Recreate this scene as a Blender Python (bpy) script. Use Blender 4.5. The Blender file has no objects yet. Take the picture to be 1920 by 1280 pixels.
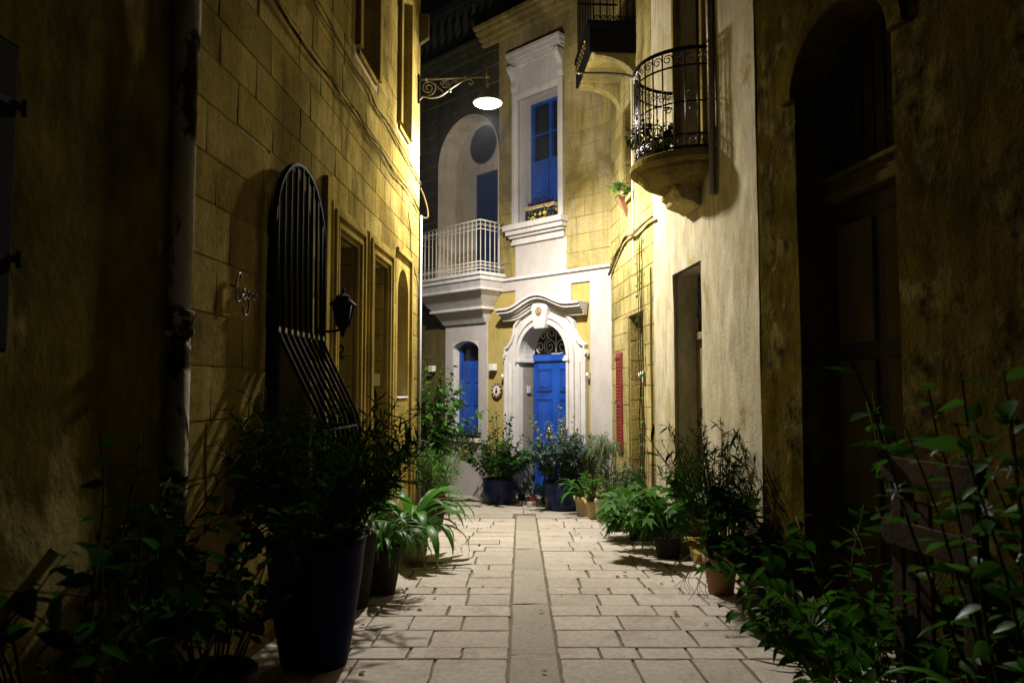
import bpy, bmesh, math, random
from mathutils import Vector, Matrix, noise
R = math.radians
PI = math.pi
S = bpy.context.scene
COL = S.collection

# ------------------------------------------------------------------ camera, world, light
cam_d = bpy.data.cameras.new("camera")
cam = bpy.data.objects.new("camera", cam_d)
COL.objects.link(cam)
cam.location = (0, 0, 1.5)
cam.rotation_euler = (R(90 + 3.47), 0, 0)
cam_d.sensor_width = 36
cam_d.lens = 26.25
cam_d.clip_start = 0.05
cam_d.clip_end = 500
cam_d.dof.use_dof = True
cam_d.dof.focus_distance = 11.0
cam_d.dof.aperture_fstop = 3.2
S.camera = cam

W = bpy.data.worlds.new("World")
S.world = W
W.use_nodes = True
bg = W.node_tree.nodes["Background"]
bg.inputs[0].default_value = (0.35, 0.42, 0.6, 1)
bg.inputs[1].default_value = 0.0012

S.view_settings.view_transform = 'Standard'
S.view_settings.look = 'None'
S.view_settings.gamma = 1
S.view_settings.exposure = -0.33
S.cycles.use_denoising = True
S.cycles.max_bounces = 10
S.cycles.diffuse_bounces = 8
S.cycles.glossy_bounces = 3
S.cycles.transmission_bounces = 4
S.cycles.sample_clamp_indirect = 8.0
S.cycles.caustics_reflective = False
S.cycles.caustics_refractive = False

LAMP_POS = Vector((-0.335, 10.63, 5.58))
LAMP_W = 2600.0
BLOOM_D = 0.0004


def gz(y):
    "height of the sloping street at distance y"
    return -0.0464 * y


# ------------------------------------------------------------------ materials
MATS = {}


class NT:
    def __init__(self, name):
        m = bpy.data.materials.new(name)
        m.use_nodes = True
        self.m = m
        self.t = m.node_tree
        self.b = self.t.nodes["Principled BSDF"]

    def n(self, typ, **kw):
        nd = self.t.nodes.new(typ)
        for k, v in kw.items():
            setattr(nd, k, v)
        return nd

    def l(self, a, b):
        self.t.links.new(a, b)

    def pos(self, sx=1, sy=1, sz=1):
        g = self.n("ShaderNodeNewGeometry")
        mp = self.n("ShaderNodeMapping")
        mp.inputs["Scale"].default_value = (sx, sy, sz)
        self.l(g.outputs["Position"], mp.inputs["Vector"])
        return mp.outputs["Vector"]

    def noise(self, vec, scale, detail=5, rough=0.6, dist=0.0):
        nd = self.n("ShaderNodeTexNoise")
        nd.inputs["Scale"].default_value = scale
        nd.inputs["Detail"].default_value = detail
        nd.inputs["Roughness"].default_value = rough
        nd.inputs["Distortion"].default_value = dist
        self.l(vec, nd.inputs["Vector"])
        return nd.outputs["Fac"]

    def ramp(self, fac, stops):
        nd = self.n("ShaderNodeValToRGB")
        e = nd.color_ramp.elements
        while len(e) < len(stops):
            e.new(0.5)
        for el, (p, c) in zip(e, stops):
            el.position = p
            el.color = (c[0], c[1], c[2], 1) if not isinstance(c, (int, float)) else (c, c, c, 1)
        self.l(fac, nd.inputs["Fac"])
        return nd.outputs["Color"]

    def mix(self, fac, a, b, mode='MIX'):
        nd = self.n("ShaderNodeMix", data_type='RGBA', blend_type=mode)
        for sock, v in ((nd.inputs[0], fac), (nd.inputs[6], a), (nd.inputs[7], b)):
            if isinstance(v, (int, float)):
                sock.default_value = v
            elif isinstance(v, tuple):
                sock.default_value = (v[0], v[1], v[2], 1)
            else:
                self.l(v, sock)
        return nd.outputs[2]

    def bump(self, h, strength=0.4, dist=0.01):
        nd = self.n("ShaderNodeBump")
        nd.inputs["Strength"].default_value = strength
        nd.inputs["Distance"].default_value = dist
        self.l(h, nd.inputs["Height"])
        self.l(nd.outputs["Normal"], self.b.inputs["Normal"])

    def out(self, color, rough=0.8):
        if isinstance(color, tuple):
            self.b.inputs["Base Color"].default_value = (color[0], color[1], color[2], 1)
        else:
            self.l(color, self.b.inputs["Base Color"])
        self.b.inputs["Roughness"].default_value = rough
        return self.m


def stone(name, c1, c2, dirt, dirt_amt=0.5, rnd=0.25, bump=0.5, fine=35, drip=True):
    "limestone: cloudy tone, pits, per-block tint, dirt patches"
    k = NT(name)
    p = k.pos()
    big = k.noise(p, 1.3, 4)
    col = k.mix(k.ramp(big, [(0.35, 0.0), (0.68, 1.0)]), c1, c2)
    oi = k.n("ShaderNodeObjectInfo")
    tint = k.ramp(oi.outputs["Random"], [(0.0, 1.0 - rnd), (0.5, 1.0), (1.0, 1.0 + rnd * 0.5)])
    col = k.mix(1.0, col, tint, 'MULTIPLY')
    pv = k.pos(1.6, 1.6, 0.5 if drip else 1.6)
    d = k.noise(pv, 1.7, 7, 0.68, 0.4)
    col = k.mix(k.ramp(d, [(0.52, 0.0), (0.72, dirt_amt)]), col, dirt)
    if drip:
        bl_ = k.noise(k.pos(0.9, 0.9, 0.7), 1.0, 7, 0.66, 0.8)
        col = k.mix(0.75, col, k.ramp(bl_, [(0.36, 0.35), (0.56, 1.0)]), 'MULTIPLY')
        sk = k.noise(k.pos(5, 5, 0.45), 1.0, 6, 0.7, 0.3)
        col = k.mix(0.55, col, k.ramp(sk, [(0.32, 0.35), (0.58, 1.0)]), 'MULTIPLY')
    f = k.noise(p, fine, 6, 0.7)
    col = k.mix(0.45, col, k.ramp(f, [(0.3, 0.35), (0.6, 1.0)]), 'MULTIPLY')
    k.bump(f, bump, 0.012)
    k.b.inputs["Specular IOR Level"].default_value = 0.0
    return k.out(col, 0.9)


def patched(name, base, base2, patch, patch2, lo, hi, zs=0.6, scale=1.6, bump=0.6, stain=0.6, fine=22):
    "old plaster that has flaked off in patches, with vertical stains"
    k = NT(name)
    p = k.pos()
    col = k.mix(k.ramp(k.noise(p, 2.2, 5), [(0.35, 0.0), (0.65, 1.0)]), base, base2)
    pv = k.pos(1, 1, zs)
    d = k.noise(pv, scale, 8, 0.62, 0.5)
    m = k.ramp(d, [(lo, 0.0), (hi, 1.0)])
    pc = k.mix(k.ramp(k.noise(p, 7, 5), [(0.35, 0.0), (0.65, 1.0)]), patch, patch2)
    col = k.mix(m, col, pc)
    st = k.noise(k.pos(4.5, 4.5, 1.3), 1.0, 8, 0.72, 0.6)
    col = k.mix(stain, col, k.ramp(st, [(0.33, 0.3), (0.58, 1.0)]), 'MULTIPLY')
    s2 = k.noise(k.pos(14, 14, 4), 1.0, 6, 0.7, 0.4)
    col = k.mix(stain * 0.7, col, k.ramp(s2, [(0.35, 0.45), (0.55, 1.0)]), 'MULTIPLY')
    f = k.noise(p, fine, 7, 0.7)
    h = k.mix(0.3, f, m)
    k.bump(h, bump, 0.02)
    k.b.inputs["Specular IOR Level"].default_value = 0.0
    return k.out(col, 0.9)


def paint(name, c, var=0.15, rough=0.5, bump=0.15, fine=18, spec=None, c2=None):
    k = NT(name)
    p = k.pos()
    n1 = k.noise(p, 3.0, 5)
    lo = tuple(x * (1 - var) for x in c) if c2 is None else c2
    col = k.mix(k.ramp(n1, [(0.35, 0.0), (0.65, 1.0)]), lo, c)
    gk = k.noise(k.pos(7, 7, 0.8), 1.0, 6, 0.72, 0.3)
    col = k.mix(min(0.9, 0.2 + var), col, k.ramp(gk, [(0.3, 0.45), (0.55, 1.0)]), 'MULTIPLY')
    f = k.noise(p, fine, 5, 0.65)
    k.bump(f, bump, 0.006)
    m = k.out(col, rough)
    if spec is not None:
        k.b.inputs["Specular IOR Level"].default_value = spec
    return m


def metal(name, c, rough=0.45, metallic=0.6):
    k = NT(name)
    col = k.mix(k.ramp(k.noise(k.pos(), 30, 4), [(0.4, 0.0), (0.7, 1.0)]), c, tuple(x * 0.6 for x in c))
    m = k.out(col, rough)
    k.b.inputs["Metallic"].default_value = metallic
    if metallic == 0.0:
        k.b.inputs["Specular IOR Level"].default_value = 0.03
    return m


def leafmat(name, c1, c2, rough=0.4, trans=0.25):
    k = NT(name)
    oi = k.n("ShaderNodeObjectInfo")
    nz = k.noise(k.pos(), 9, 3)
    col = k.mix(k.ramp(nz, [(0.35, 0.0), (0.65, 1.0)]), c1, c2)
    tint = k.ramp(oi.outputs["Random"], [(0.0, 0.7), (1.0, 1.25)])
    col = k.mix(1.0, col, tint, 'MULTIPLY')
    k.l(col, k.b.inputs["Base Color"])
    k.b.inputs["Roughness"].default_value = rough
    k.b.inputs["Specular IOR Level"].default_value = 0.28
    k.b.inputs['Specular IOR Level'].default_value = 0.0 if name in ('leaf_dark', 'leaf_shade', 'leaf_dry', 'bark') else 0.2
    tr = k.n("ShaderNodeBsdfTranslucent")
    k.l(col, tr.inputs["Color"])
    mx = k.n("ShaderNodeMixShader")
    mx.inputs[0].default_value = trans
    o = k.t.nodes["Material Output"]
    k.l(k.b.outputs[0], mx.inputs[1])
    k.l(tr.outputs[0], mx.inputs[2])
    k.l(mx.outputs[0], o.inputs["Surface"])
    return k.m


M = MATS
M['lime'] = stone('limestone_honey', (0.45, 0.345, 0.105), (0.29, 0.21, 0.05), (0.10, 0.073, 0.02), 0.9, 0.3, 0.9, 28)
M['lime_pale'] = stone('limestone_pale', (0.52, 0.44, 0.19), (0.44, 0.355, 0.115), (0.25, 0.19, 0.075), 0.6, 0.22, 0.7, 28)
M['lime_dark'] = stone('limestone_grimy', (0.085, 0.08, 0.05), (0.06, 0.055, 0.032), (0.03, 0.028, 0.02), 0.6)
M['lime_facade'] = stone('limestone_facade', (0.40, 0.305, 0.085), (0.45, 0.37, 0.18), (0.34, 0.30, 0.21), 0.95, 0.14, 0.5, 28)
M['mortar'] = paint('mortar', (0.33, 0.255, 0.07), 0.4, 0.95, 0.6)
M['mould'] = stone('moulded_limestone', (0.46, 0.35, 0.10), (0.37, 0.275, 0.06), (0.22, 0.155, 0.04), 0.5, 0.1, 0.3)
M['white_wall'] = patched('white_render', (0.47, 0.43, 0.40), (0.42, 0.38, 0.345), (0.37, 0.325, 0.275), (0.34, 0.285, 0.22), 0.62, 0.75, 0.5, 1.2, 0.25, 0.16, 16)
M['white_trim'] = paint('white_trim', (0.60, 0.57, 0.54), 0.14, 0.6, 0.2)
M['yellow_wall'] = patched('ochre_render', (0.42, 0.335, 0.115), (0.38, 0.29, 0.085), (0.32, 0.235, 0.06), (0.37, 0.29, 0.11), 0.55, 0.75, 0.5, 1.5, 0.3, 0.25, 20)
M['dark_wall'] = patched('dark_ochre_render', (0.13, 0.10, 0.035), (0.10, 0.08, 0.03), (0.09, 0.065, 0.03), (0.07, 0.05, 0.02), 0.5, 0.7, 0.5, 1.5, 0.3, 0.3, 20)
M['loggia'] = paint('loggia_render', (0.64, 0.56, 0.43), 0.2, 0.8, 0.2)
M['plaster'] = patched('aged_cream_plaster', (0.56, 0.50, 0.35), (0.47, 0.41, 0.255), (0.36, 0.27, 0.09), (0.43, 0.35, 0.18), 0.56, 0.62, 0.55, 1.0, 0.6, 0.5, 34)
M['rough'] = patched('rough_flaking_stone', (0.105, 0.076, 0.011), (0.055, 0.038, 0.006), (0.16, 0.125, 0.032), (0.02, 0.014, 0.004), 0.5, 0.58, 0.8, 2.2, 0.8, 0.8, 30)  # colours kept low to paint the vignette onto this near wall
M['near_plaster'] = patched('dimmed_stained_plaster', (0.15, 0.118, 0.02), (0.075, 0.056, 0.010), (0.42, 0.36, 0.13), (0.27, 0.225, 0.08), 0.48, 0.56, 0.5, 1.3, 0.7, 0.5, 18)  # stained plaster, base lowered so the vignette's dimming is painted in
M['core'] = paint('core_dark', (0.012, 0.010, 0.008), 0.2, 0.95, 0.15, 18, 0.05)
M['blue'] = paint('cobalt_door_paint', (0.012, 0.080, 0.43), 0.4, 0.42, 0.12, 25)
M['blue_dark'] = paint('navy_shutter_paint', (0.012, 0.04, 0.16), 0.2, 0.45, 0.12)
M['glass'] = paint('dark_glass', (0.010, 0.014, 0.022), 0.2, 0.12, 0.02, 18, 0.25)
M['iron'] = metal('black_iron', (0.007, 0.0065, 0.006), 0.75, 0.0)
M['iron_worn'] = metal('worn_iron', (0.17, 0.15, 0.12), 0.4, 0.6)
M['iron_white'] = paint('cream_iron', (0.66, 0.61, 0.50), 0.1, 0.45, 0.05)
M['lampiron'] = metal('lamp_bracket_iron', (0.16, 0.14, 0.10), 0.5, 0.3)
M['brass'] = metal('brass', (0.65, 0.46, 0.16), 0.3, 0.95)
M['wood_dark'] = paint('old_dark_wood', (0.035, 0.026, 0.014), 0.4, 0.75, 0.4, 30, 0.2)
M['wood_olive'] = paint('olive_door_wood', (0.16, 0.125, 0.055), 0.3, 0.6, 0.3, 30)
M['wood_olive_dark'] = paint('dark_olive_door_wood', (0.10, 0.078, 0.022), 0.35, 0.9, 0.4, 30, 0.0)  # darker olive than the other door wood
M['wood_grey'] = paint('weathered_board', (0.075, 0.048, 0.022), 0.45, 0.9, 0.7, 30, 0.1)
M['red'] = paint('faded_red_paint', (0.24, 0.027, 0.016), 0.3, 0.6, 0.3, 30)
M['navy_pot'] = paint('navy_glazed_pot', (0.004, 0.006, 0.032), 0.3, 0.45, 0.1, 20, 0.02)
M['blue_pot'] = paint('blue_glazed_pot', (0.010, 0.016, 0.075), 0.3, 0.35, 0.1, 20, 0.15)
M['terracotta'] = paint('terracotta', (0.33, 0.16, 0.07), 0.35, 0.85, 0.4, 30)
M['red_pot'] = paint('red_clay_pot', (0.50, 0.09, 0.03), 0.2, 0.6, 0.2)
M['tan_pot'] = paint('tan_stone_pot', (0.50, 0.37, 0.17), 0.25, 0.85, 0.4, 30)
M['cream_pot'] = paint('cream_stone_pot', (0.58, 0.49, 0.30), 0.25, 0.85, 0.4, 30)
M['dark_pot'] = paint('dark_clay_pot', (0.03, 0.022, 0.015), 0.3, 0.7, 0.3, 18, 0.08)
M['soil'] = paint('soil', (0.03, 0.022, 0.014), 0.5, 0.95, 0.9, 60)
M['bark'] = paint('stem_bark', (0.075, 0.055, 0.025), 0.4, 0.9, 0.5, 60, 0.0)
M['dry'] = paint('dry_stem', (0.19, 0.135, 0.06), 0.4, 0.9, 0.5, 60, 0.0)
M['greenstem'] = paint('green_stem', (0.08, 0.12, 0.035), 0.3, 0.6, 0.2)
M['cable'] = paint('old_cable', (0.15, 0.115, 0.05), 0.4, 0.9, 0.2, 18, 0.0)
M['cable_dark'] = paint('dark_cable', (0.05, 0.038, 0.02), 0.4, 0.9, 0.2, 18, 0.0)
M['plastic'] = paint('white_plastic', (0.72, 0.69, 0.62), 0.05, 0.4, 0.02)
M['grey_plastic'] = paint('grey_plastic', (0.42, 0.42, 0.44), 0.05, 0.4, 0.02)
M['pipe_paint'] = patched('peeling_pipe_paint', (0.58, 0.54, 0.43), (0.46, 0.42, 0.30), (0.02, 0.018, 0.014), (0.10, 0.08, 0.045), 0.50, 0.53, 0.7, 2.6, 0.6, 0.3, 22)
M['pipe_paint'].node_tree.nodes["Principled BSDF"].inputs["Roughness"].default_value = 0.55
M['pave'] = stone('paving_limestone', (0.50, 0.445, 0.37), (0.45, 0.395, 0.315), (0.29, 0.24, 0.18), 0.6, 0.10, 0.3, 26, False)
M['pave_strip'] = stone('channel_stone', (0.40, 0.36, 0.29), (0.36, 0.32, 0.25), (0.26, 0.23, 0.18), 0.5, 0.12, 0.25, 30, False)
M['pave_joint'] = paint('paving_joint', (0.19, 0.15, 0.095), 0.4, 0.95, 0.7, 40)
M['slabs'] = stone('worn_slabs', (0.46, 0.41, 0.33), (0.38, 0.34, 0.27), (0.22, 0.19, 0.14), 0.6, 0.15, 0.3, 20, False)
M['leaf_dark'] = leafmat('leaf_dark', (0.010, 0.034, 0.004), (0.018, 0.052, 0.007), 0.65, 0.10)  # green darkened: shadow over the left row is put in the colour
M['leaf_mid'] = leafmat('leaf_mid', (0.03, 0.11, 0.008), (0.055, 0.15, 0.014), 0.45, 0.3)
M['leaf_shade'] = leafmat('leaf_shade', (0.02, 0.075, 0.005), (0.035, 0.10, 0.009), 0.6, 0.25)  # darker copy of the greens: weak light on these shrubs painted in
M['leaf_bright'] = leafmat('leaf_bright', (0.045, 0.16, 0.012), (0.075, 0.20, 0.02), 0.4, 0.35)
M['leaf_grey'] = leafmat('leaf_grey', (0.055, 0.09, 0.035), (0.09, 0.13, 0.05), 0.5, 0.25)
M['leaf_blue'] = leafmat('leaf_blue_green', (0.03, 0.06, 0.045), (0.05, 0.09, 0.06), 0.42, 0.25)
M['leaf_yellow'] = leafmat('leaf_yellow_green', (0.16, 0.19, 0.05), (0.22, 0.24, 0.07), 0.5, 0.35)
M['leaf_purple'] = leafmat('leaf_purple', (0.03, 0.012, 0.012), (0.045, 0.02, 0.016), 0.6, 0.15)
M['leaf_dry'] = leafmat('leaf_dry', (0.22, 0.15, 0.06), (0.30, 0.21, 0.09), 0.7, 0.3)
M['petal'] = leafmat('petal_white', (0.75, 0.75, 0.78), (0.7, 0.7, 0.75), 0.5, 0.3)
M['petal_blue'] = leafmat('petal_blue', (0.08, 0.16, 0.6), (0.1, 0.2, 0.7), 0.5, 0.3)


def lemon_mat():
    k = NT('lemon_print')
    v = k.n("ShaderNodeTexVoronoi")
    v.inputs["Scale"].default_value = 13
    k.l(k.pos(), v.inputs["Vector"])
    v2 = k.n("ShaderNodeTexVoronoi")
    v2.inputs["Scale"].default_value = 22
    k.l(k.pos(1, 1, 0.8), v2.inputs["Vector"])
    green = k.ramp(v2.outputs["Distance"], [(0.0, (0.28, 0.30, 0.09)), (0.30, (0.2, 0.24, 0.07)), (0.36, (0.012, 0.014, 0.02))])
    lem = k.ramp(v.outputs["Distance"], [(0.40, 1.0), (0.45, 0.0)])
    sel = k.n("ShaderNodeSeparateColor")
    k.l(v.outputs["Color"], sel.inputs[0])
    pick = k.ramp(sel.outputs[0], [(0.5, 0.0), (0.52, 1.0)])
    f = k.mix(1.0, lem, pick, 'MULTIPLY')
    return k.out(k.mix(f, green, (0.72, 0.46, 0.03)), 0.35)


M['lemon'] = lemon_mat()


def emis(name, c, s):
    k = NT(name)
    k.b.inputs["Base Color"].default_value = (0.8, 0.8, 0.8, 1)
    k.b.inputs["Emission Color"].default_value = (*c, 1)
    k.b.inputs["Emission Strength"].default_value = s
    return k.m


M['lens'] = emis('lamp_lens', (0.96, 0.98, 1.0), 60.0)


# ------------------------------------------------------------------ mesh helpers
class MB:
    def __init__(self):
        self.v = []
        self.f = []

    def box(self, x0, x1, y0, y1, z0, z1):
        b = len(self.v)
        self.v += [(x0, y0, z0), (x1, y0, z0), (x1, y1, z0), (x0, y1, z0), (x0, y0, z1), (x1, y0, z1), (x1, y1, z1), (x0, y1, z1)]
        self.f += [tuple(b + i for i in q) for q in ((0, 3, 2, 1), (4, 5, 6, 7), (0, 1, 5, 4), (1, 2, 6, 5), (2, 3, 7, 6), (3, 0, 4, 7))]
        return self

    def prism(self, pts, y0, y1):
        "polygon of (x, z) points extruded from y0 (front) to y1"
        n = len(pts)
        b = len(self.v)
        self.v += [(p[0], y0, p[1]) for p in pts] + [(p[0], y1, p[1]) for p in pts]
        self.f.append(tuple(range(b, b + n)))
        self.f.append(tuple(range(b + 2 * n - 1, b + n - 1, -1)))
        for i in range(n):
            j = (i + 1) % n
            self.f.append((b + j, b + i, b + n + i, b + n + j))
        return self

    def prism_x(self, pts, x0, x1):
        "polygon of (y, z) points extruded along x"
        n = len(pts)
        b = len(self.v)
        self.v += [(x0, p[0], p[1]) for p in pts] + [(x1, p[0], p[1]) for p in pts]
        self.f.append(tuple(range(b, b + n)))
        self.f.append(tuple(range(b + 2 * n - 1, b + n - 1, -1)))
        for i in range(n):
            j = (i + 1) % n
            self.f.append((b + j, b + i, b + n + i, b + n + j))
        return self

    def band(self, lo, hi, y0, y1):
        "strip between two (x, z) paths, extruded y0..y1"
        n = len(lo)
        b = len(self.v)
        for y in (y0, y1):
            self.v += [(p[0], y, p[1]) for p in lo] + [(p[0], y, p[1]) for p in hi]
        A, B, C, D = b, b + n, b + 2 * n, b + 3 * n
        for i in range(n - 1):
            self.f += [(A + i, A + i + 1, B + i + 1, B + i), (C + i + 1, C + i, D + i, D + i + 1),
                       (A + i + 1, A + i, C + i, C + i + 1), (B + i, B + i + 1, D + i + 1, D + i)]
        self.f += [(A, B, D, C), (A + n - 1, C + n - 1, D + n - 1, B + n - 1)]
        return self

    def tube(self, path, r, n=6, r1=None, caps=True):
        path = [Vector(p) for p in path]
        m = len(path)
        b = len(self.v)
        up = Vector((0.13, 0.31, 0.94))
        for i, p in enumerate(path):
            t = (path[min(i + 1, m - 1)] - path[max(i - 1, 0)])
            if t.length < 1e-9:
                t = Vector((0, 0, 1))
            t.normalize()
            a = t.cross(up)
            if a.length < 1e-3:
                a = t.cross(Vector((1, 0, 0)))
            a.normalize()
            c = t.cross(a)
            rr = r if r1 is None else r + (r1 - r) * i / max(1, m - 1)
            for k in range(n):
                w = 2 * PI * k / n
                q = p + a * (math.cos(w) * rr) + c * (math.sin(w) * rr)
                self.v.append(tuple(q))
        for i in range(m - 1):
            for k in range(n):
                k2 = (k + 1) % n
                self.f.append((b + i * n + k, b + i * n + k2, b + (i + 1) * n + k2, b + (i + 1) * n + k))
        if caps:
            self.f.append(tuple(b + k for k in range(n - 1, -1, -1)))
            self.f.append(tuple(b + (m - 1) * n + k for k in range(n)))
        return self

    def lathe(self, prof, c=(0, 0, 0), n=28, sx=1, sy=1):
        b = len(self.v)
        for (r, z) in prof:
            for k in range(n):
                w = 2 * PI * k / n
                self.v.append((c[0] + r * sx * math.cos(w), c[1] + r * sy * math.sin(w), c[2] + z))
        for i in range(len(prof) - 1):
            for k in range(n):
                k2 = (k + 1) % n
                self.f.append((b + i * n + k, b + i * n + k2, b + (i + 1) * n + k2, b + (i + 1) * n + k))
        self.f.append(tuple(b + k for k in range(n - 1, -1, -1)))
        self.f.append(tuple(b + (len(prof) - 1) * n + k for k in range(n)))
        return self

    def tpl(self, T, mat):
        "append a template (verts, faces) through a matrix"
        b = len(self.v)
        for p in T[0]:
            self.v.append(tuple(mat @ Vector(p)))
        for f in T[1]:
            self.f.append(tuple(b + i for i in f))
        return self

    def mesh(self, name, mat, smooth=False):
        me = bpy.data.meshes.new(name)
        me.from_pydata(self.v, [], self.f)
        me.update()
        if mat is not None:
            me.materials.append(mat)
        if smooth:
            me.polygons.foreach_set("use_smooth", [True] * len(me.polygons))
        return me

    def build(self, name, mat, parent=None, smooth=False, bevel=0.0, kind=None, loc=None, label=None):
        if not self.v:
            return None
        o = bpy.data.objects.new(name, self.mesh(name, mat, smooth))
        COL.objects.link(o)
        if parent is not None:
            o.parent = parent
        if loc is not None:
            o.location = loc
        if bevel > 0:
            md = o.modifiers.new("edge", 'BEVEL')
            md.width = bevel
            md.segments = 2
            md.limit_method = 'ANGLE'
            md.angle_limit = R(40)
        if kind:
            o['kind'] = kind
        if label:
            o['label'] = label
        return o


def thing(name, label, cat, loc=(0, 0, 0), rz=0.0, group=None):
    o = bpy.data.objects.new(name, None)
    o.empty_display_size = 0.2
    COL.objects.link(o)
    o.location = loc
    o.rotation_euler = (0, 0, rz)
    o['label'] = label
    o['category'] = cat
    if group:
        o['group'] = group
    return o


def tag(o, label, cat, group=None):
    o['label'] = label
    o['category'] = cat
    if group:
        o['group'] = group
    return o


def link(name, mesh, parent, mat4=None):
    o = bpy.data.objects.new(name, mesh)
    COL.objects.link(o)
    o.parent = parent
    if mat4 is not None:
        o.matrix_local = mat4
    return o


def chamfer_box(seed, ch=0.018, jit=0.03):
    "unit block (-.5..+.5) whose front (-y) face is chamfered and slightly irregular"
    rnd = random.Random(seed)
    v, f = [], []

    def j(a):
        return rnd.uniform(-a, a)
    back = [(-.5, .5, -.5), (.5, .5, -.5), (.5, .5, .5), (-.5, .5, .5)]
    mid = [(x + j(jit) * .3, -.3, z + j(jit)) for x, z in ((-.5, -.5), (.5, -.5), (.5, .5), (-.5, .5))]
    fr = [((-.5 + ch * .35) if x < 0 else (.5 - ch * .35), -.5 + j(.06), (-.5 + ch) if z < 0 else (.5 - ch)) for x, z in ((-.5, -.5), (.5, -.5), (.5, .5), (-.5, .5))]
    v = back + mid + fr
    f = [(8, 9, 10, 11)]
    for i in range(4):
        k = (i + 1) % 4
        f.append((4 + i, 4 + k, 8 + k, 8 + i))
        f.append((i, k, 4 + k, 4 + i))
    f.append((3, 2, 1, 0))
    m = MB()
    m.v, m.f = v, f
    return m


def block_set(mat, n=5, ch=0.018, jit=0.03):
    return [chamfer_box(100 + i, ch, jit).mesh('stone_block', mat) for i in range(n)]


def rect_sub(rects, h):
    "subtract rectangle h from a list of (x0, x1, z0, z1)"
    out = []
    for (a, b, c, d) in rects:
        x0, x1, z0, z1 = max(a, h[0]), min(b, h[1]), max(c, h[2]), min(d, h[3])
        if x0 >= x1 or z0 >= z1:
            out.append((a, b, c, d))
            continue
        if c < z0:
            out.append((a, b, c, z0))
        if z1 < d:
            out.append((a, b, z1, d))
        if a < x0:
            out.append((a, x0, z0, z1))
        if x1 < b:
            out.append((x1, b, z0, z1))
    return out


def wall_body(name, rect, holes, y0, y1, mat, parent):
    rs = [rect]
    for h in holes:
        rs = rect_sub(rs, h)
    m = MB()
    for (a, b, c, d) in rs:
        m.box(a, b, y0, y1, c, d)
    return m.build(name, mat, parent)


def lay_blocks(parent, meshes, rect, holes, ch, lmin, lmax, seed, gap=0.010, depth=0.06, name='stone_block', proud=0.005, dark=None):
    rnd = random.Random(seed)
    z = rect[2]
    n = 0
    while z < rect[3] - 0.03:
        h = min(ch * rnd.uniform(0.86, 1.14), rect[3] - z)
        x = rect[0]
        first = True
        while x < rect[1] - 0.03:
            w = rnd.uniform(lmin, lmax)
            if first:
                w *= rnd.uniform(0.4, 1)
                first = False
            if rect[1] - x - w < 0.18:
                w = rect[1] - x
            pcs = [(x, x + w, z, z + h)]
            for hh in holes:
                pcs = rect_sub(pcs, hh)
            for (a, b, c, d) in pcs:
                g = gap * rnd.uniform(0.6, 1.7)
                if b - a < 0.035 or d - c < 0.035:
                    continue
                p = rnd.uniform(-proud, proud)
                o = link(name, rnd.choice(meshes), parent)
                o.location = ((a + b) / 2, depth / 2 + p, (c + d) / 2)
                o.scale = (b - a - g, depth, d - c - g)
                n += 1
            x += w
        z += h
    return n


def skin(name, rect, holes, step, amp, sc, seed, mat, parent, back=0.06, edge=None):
    "uneven plaster face at y = 0 with the openings cut out and returned to y = back"
    xs = {rect[0], rect[1]}
    zs = {rect[2], rect[3]}
    for h in holes:
        xs |= {max(rect[0], min(rect[1], h[0])), max(rect[0], min(rect[1], h[1]))}
        zs |= {max(rect[2], min(rect[3], h[2])), max(rect[2], min(rect[3], h[3]))}

    def fill(s):
        s = sorted(s)
        o = [s[0]]
        for a, b in zip(s, s[1:]):
            n = max(1, int(round((b - a) / step)))
            o += [a + (b - a) * i / n for i in range(1, n + 1)]
        return o
    xs, zs = fill(xs), fill(zs)
    nx, nz = len(xs), len(zs)
    m = MB()
    for z in zs:
        for x in xs:
            q = Vector((x * sc + seed, z * sc * 0.7, seed * 0.37))
            d = noise.fractal(q, 0.9, 2.1, 5) * amp + noise.noise(q * 0.3) * amp
            ex = 0.0
            if edge:
                ex = noise.noise(Vector((z * 3.1, seed, 0.2))) * edge * (1 if x in (rect[0], rect[1]) else 0)
            m.v.append((x + ex, d, z))
    inside = {}
    for k in range(nz - 1):
        for i in range(nx - 1):
            cx, cz = (xs[i] + xs[i + 1]) / 2, (zs[k] + zs[k + 1]) / 2
            inside[(i, k)] = not any(h[0] < cx < h[1] and h[2] < cz < h[3] for h in holes)
    for (i, k), ok in inside.items():
        if ok:
            a = k * nx + i
            m.f.append((a, a + 1, a + nx + 1, a + nx))
            for (di, dk, e) in ((-1, 0, (a + nx, a)), (1, 0, (a + 1, a + nx + 1)), (0, -1, (a, a + 1)), (0, 1, (a + nx + 1, a + nx))):
                if not inside.get((i + di, k + dk), False):
                    p, q = m.v[e[0]], m.v[e[1]]
                    b = len(m.v)
                    m.v += [p, q, (q[0], back, q[2]), (p[0], back, p[2])]
                    m.f.append((b + 1, b, b + 3, b + 2))
    o = m.build(name, mat, parent)
    return o


def arch_pts(x0, x1, zs, rise, n=16):
    "points of an elliptical arch from left spring to right spring"
    c, a = (x0 + x1) / 2, (x1 - x0) / 2
    return [(c - a * math.cos(PI * i / n), zs + rise * math.sin(PI * i / n)) for i in range(n + 1)]


def spandrel(m, x0, x1, zs, rise, ztop, y0, y1, n=16):
    "fills the corners above an arch up to ztop"
    lo = arch_pts(x0, x1, zs, rise, n)
    hi = [(p[0], ztop) for p in lo]
    m.band(lo, hi, y0, y1)
    return m


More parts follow.
